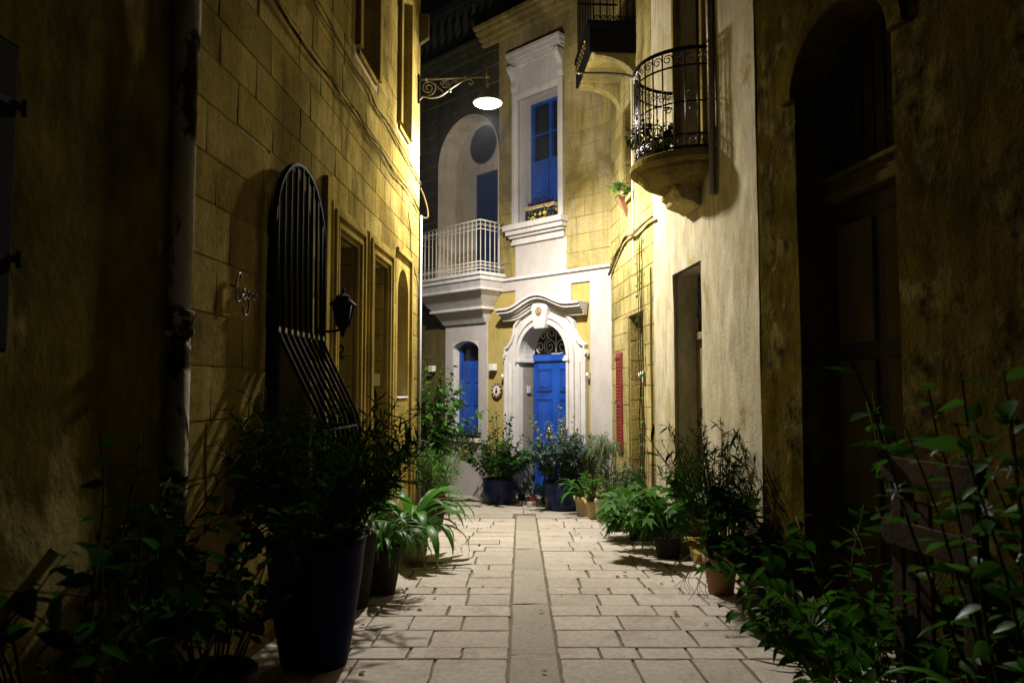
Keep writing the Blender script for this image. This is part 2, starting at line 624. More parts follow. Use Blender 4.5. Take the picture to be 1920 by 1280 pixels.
def frame(m, x0, x1, z0, z1, w, y0, y1, bottom=False):
    m.box(x0 - w, x0, y0, y1, z0, z1 + w)
    m.box(x1, x1 + w, y0, y1, z0, z1 + w)
    m.box(x0, x1, y0, y1, z1, z1 + w)
    if bottom:
        m.box(x0 - w, x1 + w, y0, y1, z0 - w, z0)
    return m


def spiral(cx, cz, r0, r1, a0, turns, n=22):
    return [(cx + (r0 + (r1 - r0) * i / n) * math.cos(a0 + 2 * PI * turns * i / n), cz + (r0 + (r1 - r0) * i / n) * math.sin(a0 + 2 * PI * turns * i / n)) for i in range(n + 1)]


def smooth_path(pts, n=6):
    "Catmull-Rom through the points"
    P = [Vector(p) for p in pts]
    P = [P[0] * 2 - P[1]] + P + [P[-1] * 2 - P[-2]]
    out = []
    for i in range(1, len(P) - 2):
        for k in range(n):
            t = k / n
            a, b, c, d = P[i - 1], P[i], P[i + 1], P[i + 2]
            out.append(0.5 * ((2 * b) + (c - a) * t + (2 * a - 5 * b + 4 * c - d) * t * t + (3 * b - a - 3 * c + d) * t ** 3))
    out.append(P[-2])
    return out


# ------------------------------------------------------------------ ground and street
g = MB()
g.box(-60, 60, -40, 90, -0.02, 0.0)
gr = g.build('ground', M['pave_joint'])
gr.location = (0, 0, -0.03)
gr.rotation_euler = (-math.atan(0.0464), 0, 0)
gr['kind'] = 'structure'

g = MB()
g.box(-3.2, 4.2, 1.2, 17.5, -0.012, 0.0)
street = g.build('street', M['pave_joint'])
street.rotation_euler = (-math.atan(0.0464), 0, 0)
street['kind'] = 'structure'

rnd = random.Random(7)


def flat_block(seed, mat):
    "unit slab lying flat: irregular outline, softened top edge"
    r_ = random.Random(seed)
    outl = []
    for (a, b) in (((-.5, -.5), (.5, -.5)), ((.5, -.5), (.5, .5)), ((.5, .5), (-.5, .5)), ((-.5, .5), (-.5, -.5))):
        for t in (0.0, 0.33, 0.67):
            outl.append((a[0] + (b[0] - a[0]) * t + r_.uniform(-.012, .012), a[1] + (b[1] - a[1]) * t + r_.uniform(-.018, .018)))
    n = len(outl)
    m = MB()
    m.v = [(x, y, -0.6) for x, y in outl] + [(x, y, 0.35) for x, y in outl] + [(x * .965, y * .945, 0.5) for x, y in outl]
    for i in range(n):
        j = (i + 1) % n
        m.f += [(i, j, n + j, n + i), (n + i, n + j, 2 * n + j, 2 * n + i)]
    m.f.append(tuple(range(2 * n, 3 * n)))
    return m.mesh('paving_stone', mat)


pv = [flat_block(40 + i, M['pave']) for i in range(8)]


def strip_x(y):
    return 0.081 + 0.0116 * y


ROWS = [0.42, 0.30, 0.46, 0.36, 0.346, 0.482, 0.241, 0.407, 0.397, 0.33, 0.40, 0.26, 0.43, 0.36, 0.30, 0.44, 0.38, 0.27, 0.41, 0.46, 0.34, 0.40, 0.30, 0.42, 0.36, 0.45, 0.33]
for side in (-1, 1):
    y = 2.449
    for i, h in enumerate(ROWS):
        if y > 11.55:
            break
        h2 = min(h * (1.0 if side < 0 else rnd.uniform(0.97, 1.03)), 11.66 - y) if side < 0 else min(h, 11.66 - y)
        edge = strip_x(y + h / 2) + side * 0.158
        lim = -2.6 if side < 0 else 3.2
        x = edge
        while (x > lim) if side < 0 else (x < lim):
            w = rnd.uniform(0.30, 0.60) if h > 0.3 else rnd.uniform(0.24, 0.40)
            gp = rnd.uniform(0.010, 0.026)
            o = link('paving_stone', rnd.choice(pv), street)
            xa = x + side * w / 2
            # stones lost behind the walls are left out
            wl, wr = -1.9 + 0.05 * y - 0.4, min(2.473 - 0.0607 * y, 3.136 - 0.166 * y) + 0.4
            if wl < xa < wr:
                o.location = (xa, y + h2 / 2, 0.004 + rnd.uniform(-0.0025, 0.003))
                o.scale = (w - gp, h2 - rnd.uniform(0.010, 0.018), 0.024)
                o.rotation_euler = (rnd.uniform(-.004, .004), rnd.uniform(-.004, .004), rnd.uniform(-.006, .006) + (PI if rnd.random() < .5 else 0))
            else:
                bpy.data.objects.remove(o)
            x += side * w
        y += h2
strip_m = [flat_block(70 + i, M['pave_strip']) for i in range(3)]
y = 2.2
while y < 12.1:
    h = min(rnd.uniform(1.25, 1.6), 12.1 - y)
    o = link('channel_slab', rnd.choice(strip_m), street)
    o.location = (strip_x(y + h / 2), y + h / 2, 0.0)
    o.scale = (0.292, h - 0.008, 0.02)
    o.rotation_euler = (0, 0, -0.0116)
    y += h
# wide worn slabs in front of the far house
sl = [flat_block(90 + i, M['slabs']) for i in range(4)]
yy = 11.73
for row, h in enumerate((0.62, 0.8, 0.75, 0.8, 0.9)):
    x = -3.2 + 0.3 * (row % 2)
    while x < 2.6:
        w = rnd.uniform(0.8, 1.3)
        if not (yy < 12.1 and abs(x + w / 2 - 0.22) < w / 2 + 0.15):
            o = link('flagstone', rnd.choice(sl), street)
            o.location = (x + w / 2, yy + h / 2, 0.002)
            o.scale = (w - 0.012, h - 0.012, 0.02)
        elif x < 0.07:
            for (a, b) in ((x, 0.065), (0.375, x + w)):
                if b - a > 0.08:
                    o = link('flagstone', rnd.choice(sl), street)
                    o.location = ((a + b) / 2, yy + h / 2, 0.002)
                    o.scale = (b - a - 0.012, h - 0.012, 0.02)
        x += w
    yy += h
# slot drain across the lane
m = MB()
for a, b in ((-2.2, 0.055), (0.375, 2.4)):
    m.box(a, b, -0.012, 0.012, -0.01, 0.012)
o = m.build('slot_drain', M['iron'], None)
o.location = (0, 11.69, gz(11.69) + 0.002)
o.rotation_euler = (-math.atan(0.0464), 0, 0)
tag(o, 'thin dark slot drain running across the paved lane near the blue door', 'drain')

# small metal access cover frame left of the channel
t = thing('access_cover', 'rectangular access cover let into the paving left of the channel', 'cover', (-0.36, 9.35, gz(9.35)))
t.rotation_euler = (-math.atan(0.0464), 0, 0)
MB().box(-0.20, 0.20, -0.13, 0.13, 0.010, 0.019).build('lid', M['pave'], t, bevel=0.003)
m = MB()
m.box(-0.212, -0.203, -0.142, 0.142, 0.008, 0.020).box(0.203, 0.212, -0.142, 0.142, 0.008, 0.020)
m.box(-0.203, 0.203, -0.142, -0.133, 0.008, 0.020).box(-0.203, 0.203, 0.133, 0.142, 0.008, 0.020)
m.build('cover_frame', M['iron'], t)


# ------------------------------------------------------------------ LEFT STONE HOUSE
# local frame: x along the wall (away from the camera), y into the house, z up
AL = math.atan2(1, 0.05)
left = thing('stone_house', 'honey limestone house at left with barred arched window and two moulded doorways', 'house', (-1.9, 0, 0), AL)
LW = (3.74, 10.8, -0.75, 8.6)
archw = (5.0, 5.95, 0.55, 3.10)
door1 = (6.62, 7.33, -0.7, 2.87)
door2 = (7.92, 8.70, -0.7, 2.88)
niche = (9.32, 10.02, 1.35, 3.02)
winA = (7.30, 8.04, 4.87, 6.7)
winB = (9.33, 9.93, 4.83, 6.7)
LH = [archw, door1, door2, niche, winA, winB]
wall_body('wall', LW, LH, 0.007, 0.36, M['mortar'], left)
bl = block_set(M['lime'])
mould_zone = [(6.38, 7.64, -0.75, 3.13), (7.70, 8.97, -0.75, 3.13), (9.20, 10.20, -0.75, 3.2), (7.18, 8.16, 4.75, 6.82), (9.21, 10.05, 4.71, 6.82)]
lay_blocks(left, bl, LW, LH + mould_zone, 0.30, 0.5, 0.95, 11, 0.002, proud=0.0016)
MB().box(3.74, 10.8, 0.42, 5, -0.75, 8.6).build('light_block_core', M['core'], left)  # unseen solid box added behind the walls to block light
# end wall facing the far house: stone courses
endw = MB()
z = -0.75
while z < 8.6:
    h = min(0.296, 8.6 - z)
    endw.box(10.8, 10.812, 0.0, 0.5, z + 0.004, z + h - 0.004)
    z += h
endw.build('end_courses', M['lime'], left)
# arched window: spandrel, reveal lining, dark casement
m = MB()
spandrel(m, archw[0], archw[1], 2.62, 0.48, 3.10, -0.002, 0.36)
m.build('arch_head', M['lime'], left)
m = MB()
m.box(5.0, 5.95, 0.30, 0.34, 0.55, 3.1)
cas = m.build('casement', M['glass'], left)
m = MB()
for x in (5.02, 5.46, 5.89):
    m.box(x - 0.02, x + 0.04, 0.25, 0.298, 0.55, 2.9)
for z in (0.6, 1.4, 2.2, 2.62):
    m.box(5.0, 5.95, 0.262, 0.299, z - 0.03, z + 0.03)
m.build('casement_frame', M['wood_dark'], cas)


# belly grille
gb = MB()
bars = 9
grille = MB()
ctr = 5.475
for (z, d) in ((3.02, 0.05), (1.88, 0.07), (1.18, 0.40), (0.62, 0.12)):
    pass


def arch_top(x):
    t_ = max(-1, min(1, (x - ctr) / 0.54))
    return 2.58 + 0.53 * math.sqrt(max(0, 1 - t_ * t_))


first = None
gr_frame = MB()
fp = [(4.93, -0.07, 0.6), (4.93, -0.07, 2.58)]
fp += [(ctr - 0.545 * math.cos(PI * i / 20), -0.07, 2.58 + 0.54 * math.sin(PI * i / 20)) for i in range(21)]
fp += [(6.02, -0.07, 0.6)]
gr_frame.tube(fp, 0.02, 6)
for z, d in ((1.88, 0.07), (1.2, 0.40), (0.66, 0.16)):
    gr_frame.tube([(4.93, -0.07, z), (4.96, -d, z), (5.99, -d, z), (6.02, -0.07, z)], 0.012, 6)
gf = gr_frame.build('window_grille', M['iron'], left, smooth=True)
for i in range(bars):
    x = 4.99 + i * (0.97 / (bars - 1))
    prof = [(x, -0.07, arch_top(x)), (x, -0.07, 2.3), (x, -0.075, 1.9), (x, -0.12, 1.8), (x, -0.27, 1.5), (x, -0.37, 1.3), (x, -0.405, 1.15), (x, -0.37, 0.95), (x, -0.16, 0.66)]
    b = MB().tube(prof, 0.013, 6).build('grille_bar', M['iron'], gf, smooth=True)
    MB().box(x - 0.018, x + 0.018, -0.10, -0.06, 1.86, 1.9).build('grille_collar', M['iron_worn'], gf)


# moulded doorways
def doorway(x0, x1, ztop, leaf_mat, wn=0.22, wf=0.26, deep=0.36):
    fr = MB()
    for (ins, y0) in ((0.0, -0.035), (0.055, -0.055), (0.11, -0.03), (0.155, -0.045)):
        wa, wb, wt = wn - ins, wf - ins, 0.24 - ins
        e = 0.05 if ins < 0.15 else 0.045
        # near jamb, far jamb and head of each step of the profile
        fr.box(x0 - wa, x0 - wa + e, y0, 0.02, -0.6, ztop + wt)
        fr.box(x1 + wb - e, x1 + wb, y0, 0.02, -0.6, ztop + wt)
        fr.box(x0 - wa + e, x1 + wb - e, y0, 0.02, ztop + wt - e, ztop + wt)
    fr.box(x0 - 0.03, x0, -0.018, 0.04, -0.6, ztop + 0.03)
    fr.box(x1, x1 + 0.06, -0.018, 0.04, -0.6, ztop + 0.03)
    fr.box(x0, x1, -0.018, 0.04, ztop, ztop + 0.03)
    fr.build('door_surround', M['mould'], left, bevel=0.006)
    # reveals: stone courses
    rb = block_set(M['lime'], 2)
    z = -0.6
    k = 0
    while z < ztop - 0.02:
        h = min(0.30, ztop - z)
        o = link('reveal_stone', rb[k % 2], left)
        o.matrix_local = Matrix.Translation((x1 - 0.012, deep / 2 + 0.02, z + h / 2)) @ Matrix.Rotation(R(-90), 4, 'Z') @ Matrix.Diagonal((deep - 0.04, 0.024, h - 0.006, 1))
        z += h
        k += 1
    d = MB().box(x0, x1, deep - 0.04, deep, -0.6, ztop).build('door', leaf_mat, left)
    p = MB()
    for (za, zb) in ((-0.3, 0.35), (0.45, 1.3), (1.4, 2.0)):
        for (xa, xb) in ((x0 + 0.06, (x0 + x1) / 2 - 0.03), ((x0 + x1) / 2 + 0.03, x1 - 0.06)):
            p.box(xa, xb, deep - 0.06, deep - 0.041, za, zb)
    p.build('door_panels', leaf_mat, d, bevel=0.01)
    MB().box(x0, x1, -0.02, deep, -0.75, gz(x0) + 0.12).build('door_sill', M['mould'], left, bevel=0.01)


doorway(door1[0], door1[1], 2.87, M['wood_dark'])
doorway(door2[0], door2[1], 2.88, M['wood_dark'], 0.2, 0.24)
# pilaster strip beside the first doorway
MB().box(6.20, 6.30, -0.045, 0.02, -0.6, 3.28).build('pilaster_strip', M['mould'], left, bevel=0.006)
# blind niche with white sill
m = MB()
spandrel(m, niche[0], niche[1], 2.68, 0.34, 3.02, -0.004, 0.28)
m.build('niche_head', M['mould'], left)
MB().box(niche[0], niche[1], 0.22, 0.30, 1.35, 3.02).build('niche_back', M['mould'], left)
MB().box(niche[0], niche[1], -0.015, 0.219, 1.352, 1.372).build('niche_sill', M['white_trim'], left, bevel=0.004)
m = MB()
m.box(9.21, 9.32, -0.004, 0.02, -0.7, 3.18).box(10.02, 10.12, -0.004, 0.02, -0.7, 3.18)
m.box(9.32, 10.02, -0.004, 0.02, 3.02, 3.18).box(9.32, 10.02, -0.004, 0.02, -0.7, 1.35)
m.box(10.12, 10.19, -0.04, 0.02, -0.7, 3.2).box(9.21, 10.12, -0.04, 0.02, 3.18, 3.24)
m.build('niche_surround', M['mould'], left, bevel=0.005)
# upper windows
for (a, b, c, d) in (winA, winB):
    m = MB()
    frame(m, a, b, c, d, 0.11, -0.05, 0.02)
    fr = m.build('window_surround', M['mould'], left, bevel=0.006)
    MB().box(a - 0.03, b + 0.03, -0.02, 0.03, c - 0.06, c).build('window_sill', M['mould'], left, bevel=0.008)
    w = MB().box(a, b, 0.30, 0.34, c, d).build('window', M['glass'], left)
    m = MB()
    frame(m, a + 0.05, b - 0.05, c + 0.05, d - 0.05, 0.05, 0.26, 0.298, True)
    m.box((a + b) / 2 - 0.03, (a + b) / 2 + 0.03, 0.262, 0.299, c, d)
    m.build('window_frame', M['wood_olive'], w)
    MB().box(b - 0.004, b + 0.03, 0.02, 0.3, c, d).build('window_reveal', M['lime'], left)

# cables along the left wall
r3 = random.Random(5)


def wl(u, z, d=0.02):
    "world point on the left wall"
    n = math.hypot(0.05, 1)
    return Vector((-1.9 + u * 0.05 / n + d / n, u / n - d * 0.05 / n, z))


def cable(name, label, pts, rads, mat, sag=0.03, strands=3, seed=1):
    r_ = random.Random(seed)
    t = thing(name, label, 'cable', pts[0])
    base = Vector(pts[0])
    for s in range(strands):
        pp = []
        for i, p in enumerate(pts):
            p = Vector(p)
            pp.append(p - base + Vector((r_.uniform(0, .015), r_.uniform(-.02, .02), r_.uniform(-sag, sag))))
        MB().tube(smooth_path(pp, 8), rads, 5).build('cable_strand', mat, t, smooth=True)
    return t


cable('cable_bundle', 'upper bundle of pale cables slung along the left stone wall', [wl(5.2, 4.62), wl(5.96, 4.59), wl(6.4, 4.60), wl(7.0, 4.57), wl(7.62, 4.58), wl(8.0, 4.52), wl(8.55, 4.54), wl(9.4, 4.5), wl(10.43, 4.47), wl(10.78, 4.45)], 0.0045, M['cable'], 0.035, 4, 3)
cable('cable_bundle', 'lower bundle of tangled cables with loops on the left stone wall', [wl(4.6, 4.2), wl(5.09, 4.13), wl(5.77, 4.11), wl(6.3, 4.14), wl(6.68, 4.10), wl(7.17, 4.16), wl(7.6, 4.1), wl(8.06, 4.12), wl(9.0, 4.1), wl(9.8, 4.12), wl(10.7, 4.06)], 0.004, M['cable_dark'], 0.035, 4, 9)
for i in range(7):
    pass
o = MB().tube(smooth_path([wl(10.79, 4.4) , wl(10.84, 4.3, 0.06), wl(10.86, 4.12, 0.11), wl(10.85, 3.98, 0.12), wl(10.84, 3.97, 0.05)], 6), 0.012, 6).build('loose_cable', M['cable'], None, smooth=True)
tag(o, 'loose pale cable end looping off the lit corner of the left house', 'cable')
o = MB().tube(smooth_path([wl(10.0, 4.0), wl(9.9, 3.8), wl(10.05, 3.6), wl(10.1, 3.3), wl(10.4, 3.1), wl(10.62, 2.95), wl(10.66, 2.6), wl(10.66, 0.2)], 6), 0.006, 5).build('thin_wire', M['cable_dark'], None, smooth=True)
tag(o, 'thin dark wire hanging down the lit end of the left wall', 'wire')
# down pipe at the very corner
o = MB().tube([wl(10.82, -0.4, 0.03), wl(10.82, 4.0, 0.03)], 0.018, 8).build('corner_conduit', M['grey_plastic'], None, smooth=True)
tag(o, 'slim grey conduit running down the far corner of the left house', 'pipe')
m = MB()
m.box(-0.045, 0.045, -0.13, 0.0, 0.0, 0.36).prism_x([(-0.13, 0.0), (0, 0.0), (0, -0.09)], -0.045, 0.045)
o = m.build('junction_box', M['cable'], None, bevel=0.006)
o.location = wl(10.74, 6.62, 0.01)
o.rotation_euler = (0, 0, AL)
tag(o, 'small boxy fixture on the house corner above the lamp bracket', 'box')

# wrought lantern by the arched window
t = thing('wall_lantern', 'black iron wall lantern with glass panes beside the barred arched window', 'lantern', wl(6.15, 2.0, 0.0), AL)
m = MB().tube([(0, 0, -0.04), (0, -0.08, -0.045), (0, -0.2, -0.03)], 0.012, 8)
m.lathe([(0.0, -0.02), (0.05, -0.015), (0.05, 0.0), (0.02, 0.01)], (0, -0.005, -0.04), 12)
m.build('arm', M['iron'], t, smooth=True)
b = MB()
b.lathe([(0.012, -0.09), (0.022, -0.05), (0.03, -0.03), (0.055, 0.0), (0.058, 0.012)], (0, -0.2, 0), 6)
b.build('base', M['iron'], t)
gl = MB()
gl.lathe([(0.054, 0.012), (0.082, 0.17)], (0, -0.2, 0), 6).build('glass', M['glass'], t)
for k in range(6):
    w = 2 * PI * k / 6
    MB().tube([(0.057 * math.cos(w), -0.2 + 0.057 * math.sin(w), 0.01), (0.086 * math.cos(w), -0.2 + 0.086 * math.sin(w), 0.172)], 0.006, 5).build('glazing_bar', M['iron'], t)
MB().lathe([(0.12, 0.17), (0.118, 0.178), (0.07, 0.215), (0.06, 0.22), (0.062, 0.245), (0.03, 0.262), (0.012, 0.27), (0.014, 0.29), (0.004, 0.325)], (0, -0.2, 0), 6).build('cap', M['iron'], t)

# script sign in bent iron
t = thing('wall_sign', 'curly wrought iron script sign reading Cegan on the left stone wall', 'sign', wl(4.40, 2.04, 0.0), AL)
SC = 0.115
strokes = {
    'letter_c': [(0.95, 1.0), (0.85, 1.25), (0.55, 1.15), (0.35, 0.6), (0.4, 0.0), (0.7, -0.25), (1.05, 0.05), (1.15, 0.2)],
    'letter_e': [(1.1, 0.1), (1.35, 0.2), (1.5, 0.42), (1.35, 0.5), (1.22, 0.2), (1.4, -0.08), (1.65, 0.1)],
    'letter_g': [(2.05, 0.42), (1.85, 0.45), (1.72, 0.2), (1.85, 0.0), (2.05, 0.15), (2.08, 0.4), (2.05, -0.4), (1.75, -0.85), (1.4, -0.8), (1.3, -0.45)],
    'letter_a': [(2.62, 0.4), (2.4, 0.42), (2.28, 0.2), (2.4, 0.0), (2.6, 0.15), (2.65, 0.4), (2.66, 0.1), (2.8, 0.02)],
    'letter_n': [(2.85, 0.4), (2.88, 0.0), (2.95, 0.3), (3.1, 0.42), (3.2, 0.25), (3.22, 0.0), (3.4, 0.1)],
}
for nm, pts in strokes.items():
    MB().tube(smooth_path([(x * SC, -0.03, z * SC) for x, z in pts], 6), 0.0065, 6).build(nm, M['iron_worn'], t, smooth=True)
MB().tube([(-0.02, -0.02, 0.06), (0.07, -0.03, 0.055)], 0.006, 6).build('rod', M['iron'], t)

# house number on the reveal of the first doorway
t = thing('house_number', 'dark iron house number 22 fixed in the first moulded doorway', 'number', (0, 0, 0))
dig = [(0.0, 0.75), (0.12, 0.95), (0.35, 1.0), (0.52, 0.82), (0.45, 0.55), (0.15, 0.2), (0.0, 0.0), (0.3, 0.02), (0.56, 0.0)]
for k in range(2):
    MB().tube(smooth_path([(x * 0.1 + k * 0.085, 0, z * 0.12) for x, z in dig], 5), 0.009, 6).build('digit', M['iron'], t, smooth=True)
n_ = math.hypot(0.05, 1)
t.matrix_world = left.matrix_world if False else Matrix.Identity(4)
pt = wl(7.29, 1.78, -0.06)
t.location = (pt.x - 0.19, pt.y - 0.0, pt.z)
t.rotation_euler = (0, 0, R(-2.9))
# white plaque in the second doorway
pt = wl(8.66, 1.58, -0.12)
o = MB().box(-0.055, 0.055, -0.006, 0.006, -0.07, 0.07).build('wall_plaque', M['plastic'], None, bevel=0.003)
o.location = (pt.x, pt.y - 0.005, pt.z)
o.rotation_euler = (0, 0, R(-2.9))
tag(o, 'small white plaque on the stone reveal of the second doorway', 'plaque')

# ------------------------------------------------------------------ NEAR LEFT PLASTER HOUSE
near = thing('plaster_house', 'dark stained plaster house nearest on the left with black shuttered window', 'house', (-1.9, 0, 0), AL)
nw = (1.45, 2.62, 1.62, 2.72)
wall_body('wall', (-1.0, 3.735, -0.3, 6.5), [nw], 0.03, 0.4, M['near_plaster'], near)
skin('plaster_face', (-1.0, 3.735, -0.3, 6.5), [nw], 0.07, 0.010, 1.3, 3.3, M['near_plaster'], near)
MB().box(-1.0, 3.735, 0.45, 4, -0.3, 6.5).build('light_block_core', M['core'], near)
sh = MB().box(1.45, 2.62, 0.02, 0.06, 1.62, 2.72).build('shutter', M['core'], near)
for k in range(6):
    MB().box(1.45 + k * 0.195 + 0.004, 1.45 + (k + 1) * 0.195 - 0.004, 0.0, 0.021, 1.63, 2.71).build('board', M['core'], sh, bevel=0.004)
for z in (1.95, 2.5):
    m = MB().box(2.3, 2.63, -0.012, 0.0, z - 0.012, z + 0.012).tube([(2.64, -0.012, z - 0.03), (2.64, -0.012, z + 0.03)], 0.010, 8)
    m.build('hinge', M['iron'], near)
# drain pipe between the two left houses
t = thing('drain_pipe', 'thick peeling grey drainpipe between the two left houses', 'pipe', wl(3.77, gz(3.77), 0.02), AL)
MB().lathe([(0.066, 0.0), (0.066, 1.93)], (0, 0, 0), 20).build('lower_pipe', M['pipe_paint'], t, smooth=True)
MB().lathe([(0.066, 2.06), (0.066, 3.3), (0.068, 3.42), (0.074, 3.44), (0.074, 6.5)], (0, 0, 0), 20).build('upper_pipe', M['pipe_paint'], t, smooth=True)
MB().lathe([(0.07, 1.93), (0.082, 1.94), (0.082, 1.965), (0.074, 1.975), (0.074, 2.02), (0.084, 2.03), (0.084, 2.055), (0.07, 2.06)], (0, 0, 0), 20).build('collar', M['pipe_paint'], t, smooth=True)
for z in (1.2, 3.6):
    MB().lathe([(0.072, z), (0.072, z + 0.03)], (0, 0, 0), 20).box(-0.03, 0.03, 0.0, 0.1, z, z + 0.03).build('bracket', M['iron'], t)

# ------------------------------------------------------------------ FAR HOUSE WITH THE BLUE DOOR
AF = R(-45)
FS = 1.07
far = thing('blue_door_house', 'white and ochre house facing the lane with cobalt blue arched door and iron balcony', 'house', (-0.817 * FS, 14.3 * FS, -0.105), AF)
far.scale = (FS, FS, FS)
fw = (-0.503, 0.257, 0.54, 2.38)           # small lower window
fd = (1.40, 2.51, -0.95, 2.60)             # door
fl = (-0.963, 0.808, 3.55, 6.82)           # loggia
fu = (1.318, 2.284, 4.42, 6.72)            # upper window
FH = [fw, fd, fl, fu]
ZT = 8.15
wall_body('wall', (-0.714, 3.60, -1.0, 3.42), [fw, fd], 0.03, 0.36, M['yellow_wall'], far)
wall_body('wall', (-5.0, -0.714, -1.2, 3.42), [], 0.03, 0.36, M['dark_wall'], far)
wall_body('wall', (-5.0, 3.60, 3.42, ZT), [fl, fu], 0.008, 0.5, M['mortar'], far)
MB().box(-5.0, 3.6, 0.9, 5, -1.2, ZT).build('light_block_core', M['core'], far)
# white rendered lower bay with the small window
m = MB()
for (a, b, c, d) in rect_sub([(-0.714, 0.493, -1.0, 2.72)], fw):
    m.box(a, b, 0.0, 0.035, c, d)
m.build('white_bay', M['white_wall'], far)
m = MB()
spandrel(m, fw[0], fw[1], 2.2, 0.18, 2.38, 0.001, 0.36)
# white reveal
m.box(fw[0] - 0.02, fw[0] + 0.004, 0.036, 0.36, fw[2], 2.25).box(fw[1] - 0.004, fw[1] + 0.02, 0.036, 0.36, fw[2], 2.25)
m.build('window_reveal', M['white_trim'], far)
MB().box(fw[0] - 0.08, fw[1] + 0.08, -0.12, 0.30, 0.46, 0.54).build('window_sill', M['loggia'], far, bevel=0.01)
w = MB().box(fw[0], fw[1], 0.24, 0.27, 0.54, 2.38).build('window', M['glass'], far)
m = MB()
frame(m, fw[0] + 0.07, fw[1] - 0.07, 0.6, 2.3, 0.07, 0.18, 0.238, True)
m.build('window_frame', M['blue'], w)
for s in (0, 1):
    xa = fw[0] + 0.075 + s * 0.305
    sh = MB().box(xa, xa + 0.30, 0.20, 0.232, 0.6, 2.0).build('shutter_leaf', M['blue'], w, bevel=0.004)
    for (za, zb) in ((0.68, 1.05), (1.13, 1.5), (1.58, 1.95)):
        MB().box(xa + 0.05, xa + 0.25, 0.186, 0.201, za, zb).build('panel', M['blue'], far, bevel=0.008)
# white borders round the ochre panels
m = MB()
m.box(2.968, 3.41, 0.0, 0.031, -1.0, 3.24)
m.build('white_pilaster', M['white_wall'], far)
MB().box(0.493, 3.41, 0.0, 0.031, 3.24, 3.41).build('white_band', M['white_wall'], far)
MB().box(1.24, 2.56, 0.0, 0.031, 2.9, 3.24).build('white_panel', M['white_wall'], far)
m = MB()
m.box(0.95, 3.41, -0.045, 0.031, 3.425, 3.47).box(0.95, 3.41, -0.02, 0.031, 3.41, 3.425)
m.build('string_course', M['white_trim'], far, bevel=0.004)
# upper walling: blocks
flb = block_set(M['lime_facade'])
dkb = block_set(M['lime_dark'])
usur = (1.17, 2.44, 3.5, 7.5)
lay_blocks(far, flb, (0.81, 3.41, 3.475, ZT), [fl, usur], 0.30, 0.5, 0.85, 21, 0.003, proud=0.002)
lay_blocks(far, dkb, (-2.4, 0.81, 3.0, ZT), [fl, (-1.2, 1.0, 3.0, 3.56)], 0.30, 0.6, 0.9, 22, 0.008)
# corner moulding of the projecting bay
MB().box(0.37, 0.43, -0.04, 0.031, 6.85, ZT - 0.05).build('bay_edge', M['lime_dark'], far, bevel=0.006)
MB().box(1.24, 2.47, 0.0, 0.031, 3.475, 4.06).build('apron_panel', M['white_wall'], far, bevel=0.004)
# upper window surround, hood and sill
m = MB()
frame(m, fu[0], fu[1], 4.42, 6.72, 0.13, -0.02, 0.031)
frame(m, fu[0] - 0.06, fu[1] + 0.06, 4.42, 6.78, 0.07, -0.045, 0.031)
m.build('window_surround', M['white_trim'], far, bevel=0.006)
m = MB()
m.box(fu[0] - 0.08, fu[1] + 0.08, -0.012, 0.031, 6.86, 7.34)
m.build('frieze', M['white_trim'], far)
m = MB()
for (z0, z1, p) in ((7.33, 7.38, 0.05), (7.38, 7.44, 0.09), (7.44, 7.51, 0.14), (7.51, 7.58, 0.18)):
    m.box(fu[0] - 0.10 - p * 0.4, fu[1] + 0.10 + p * 0.4, -p, 0.031, z0, z1)
m.build('window_hood', M['white_trim'], far, bevel=0.008)
for xc in (fu[0] - 0.08, fu[1] + 0.08):
    MB().prism_x([(0.03, 6.86), (-0.03, 6.86), (-0.06, 6.96), (-0.05, 7.08), (-0.10, 7.18), (-0.17, 7.26), (-0.18, 7.33), (0.03, 7.33)], xc - 0.06, xc + 0.06).build('hood_bracket', M['white_trim'], far, bevel=0.008)
m = MB()
for (z0, z1, p) in ((4.05, 4.10, 0.05), (4.10, 4.17, 0.03), (4.17, 4.22, 0.09), (4.22, 4.30, 0.15), (4.30, 4.40, 0.20)):
    m.box(fu[0] - 0.12 - p * 0.5, fu[1] + 0.12 + p * 0.5, -p, 0.031, z0, z1)
m.box(fu[0], fu[1], -0.05, 0.4, 4.38, 4.42)
m.build('window_sill', M['white_trim'], far, bevel=0.008)
m = MB()
m.box(fu[0] - 0.02, fu[0] + 0.004, 0.032, 0.5, 4.42, 6.72).box(fu[1] - 0.004, fu[1] + 0.02, 0.032, 0.5, 4.42, 6.72)
m.box(fu[0], fu[1], 0.032, 0.5, 6.716, 6.74)
m.build('window_reveal', M['white_trim'], far)
w = MB().box(fu[0], fu[1], 0.40, 0.43, 4.42, 6.72).build('window', M['glass'], far)
m = MB()
frame(m, fu[0] + 0.06, fu[1] - 0.06, 4.48, 6.66, 0.06, 0.33, 0.398, True)
m.box(fu[0], fu[1], 0.332, 0.397, 5.55, 5.63)
m.box(1.77, 1.83, 0.334, 0.396, 4.42, 6.7)
m.box(1.33, 1.77, 0.345, 0.395, 6.1, 6.13).box(1.83, 2.27, 0.345, 0.395, 6.1, 6.13)
m.build('window_frame', M['blue'], w)
for s, xa in enumerate((1.385, 1.835)):
    sh = MB().box(xa, xa + 0.385, 0.30, 0.331, 4.5, 5.54).build('shutter_leaf', M['blue'], w, bevel=0.004)
    for (za, zb) in ((4.56, 4.95), (5.02, 5.48)):
        MB().box(xa + 0.06, xa + 0.325, 0.285, 0.301, za, zb).build('panel', M['blue'], far, bevel=0.01)

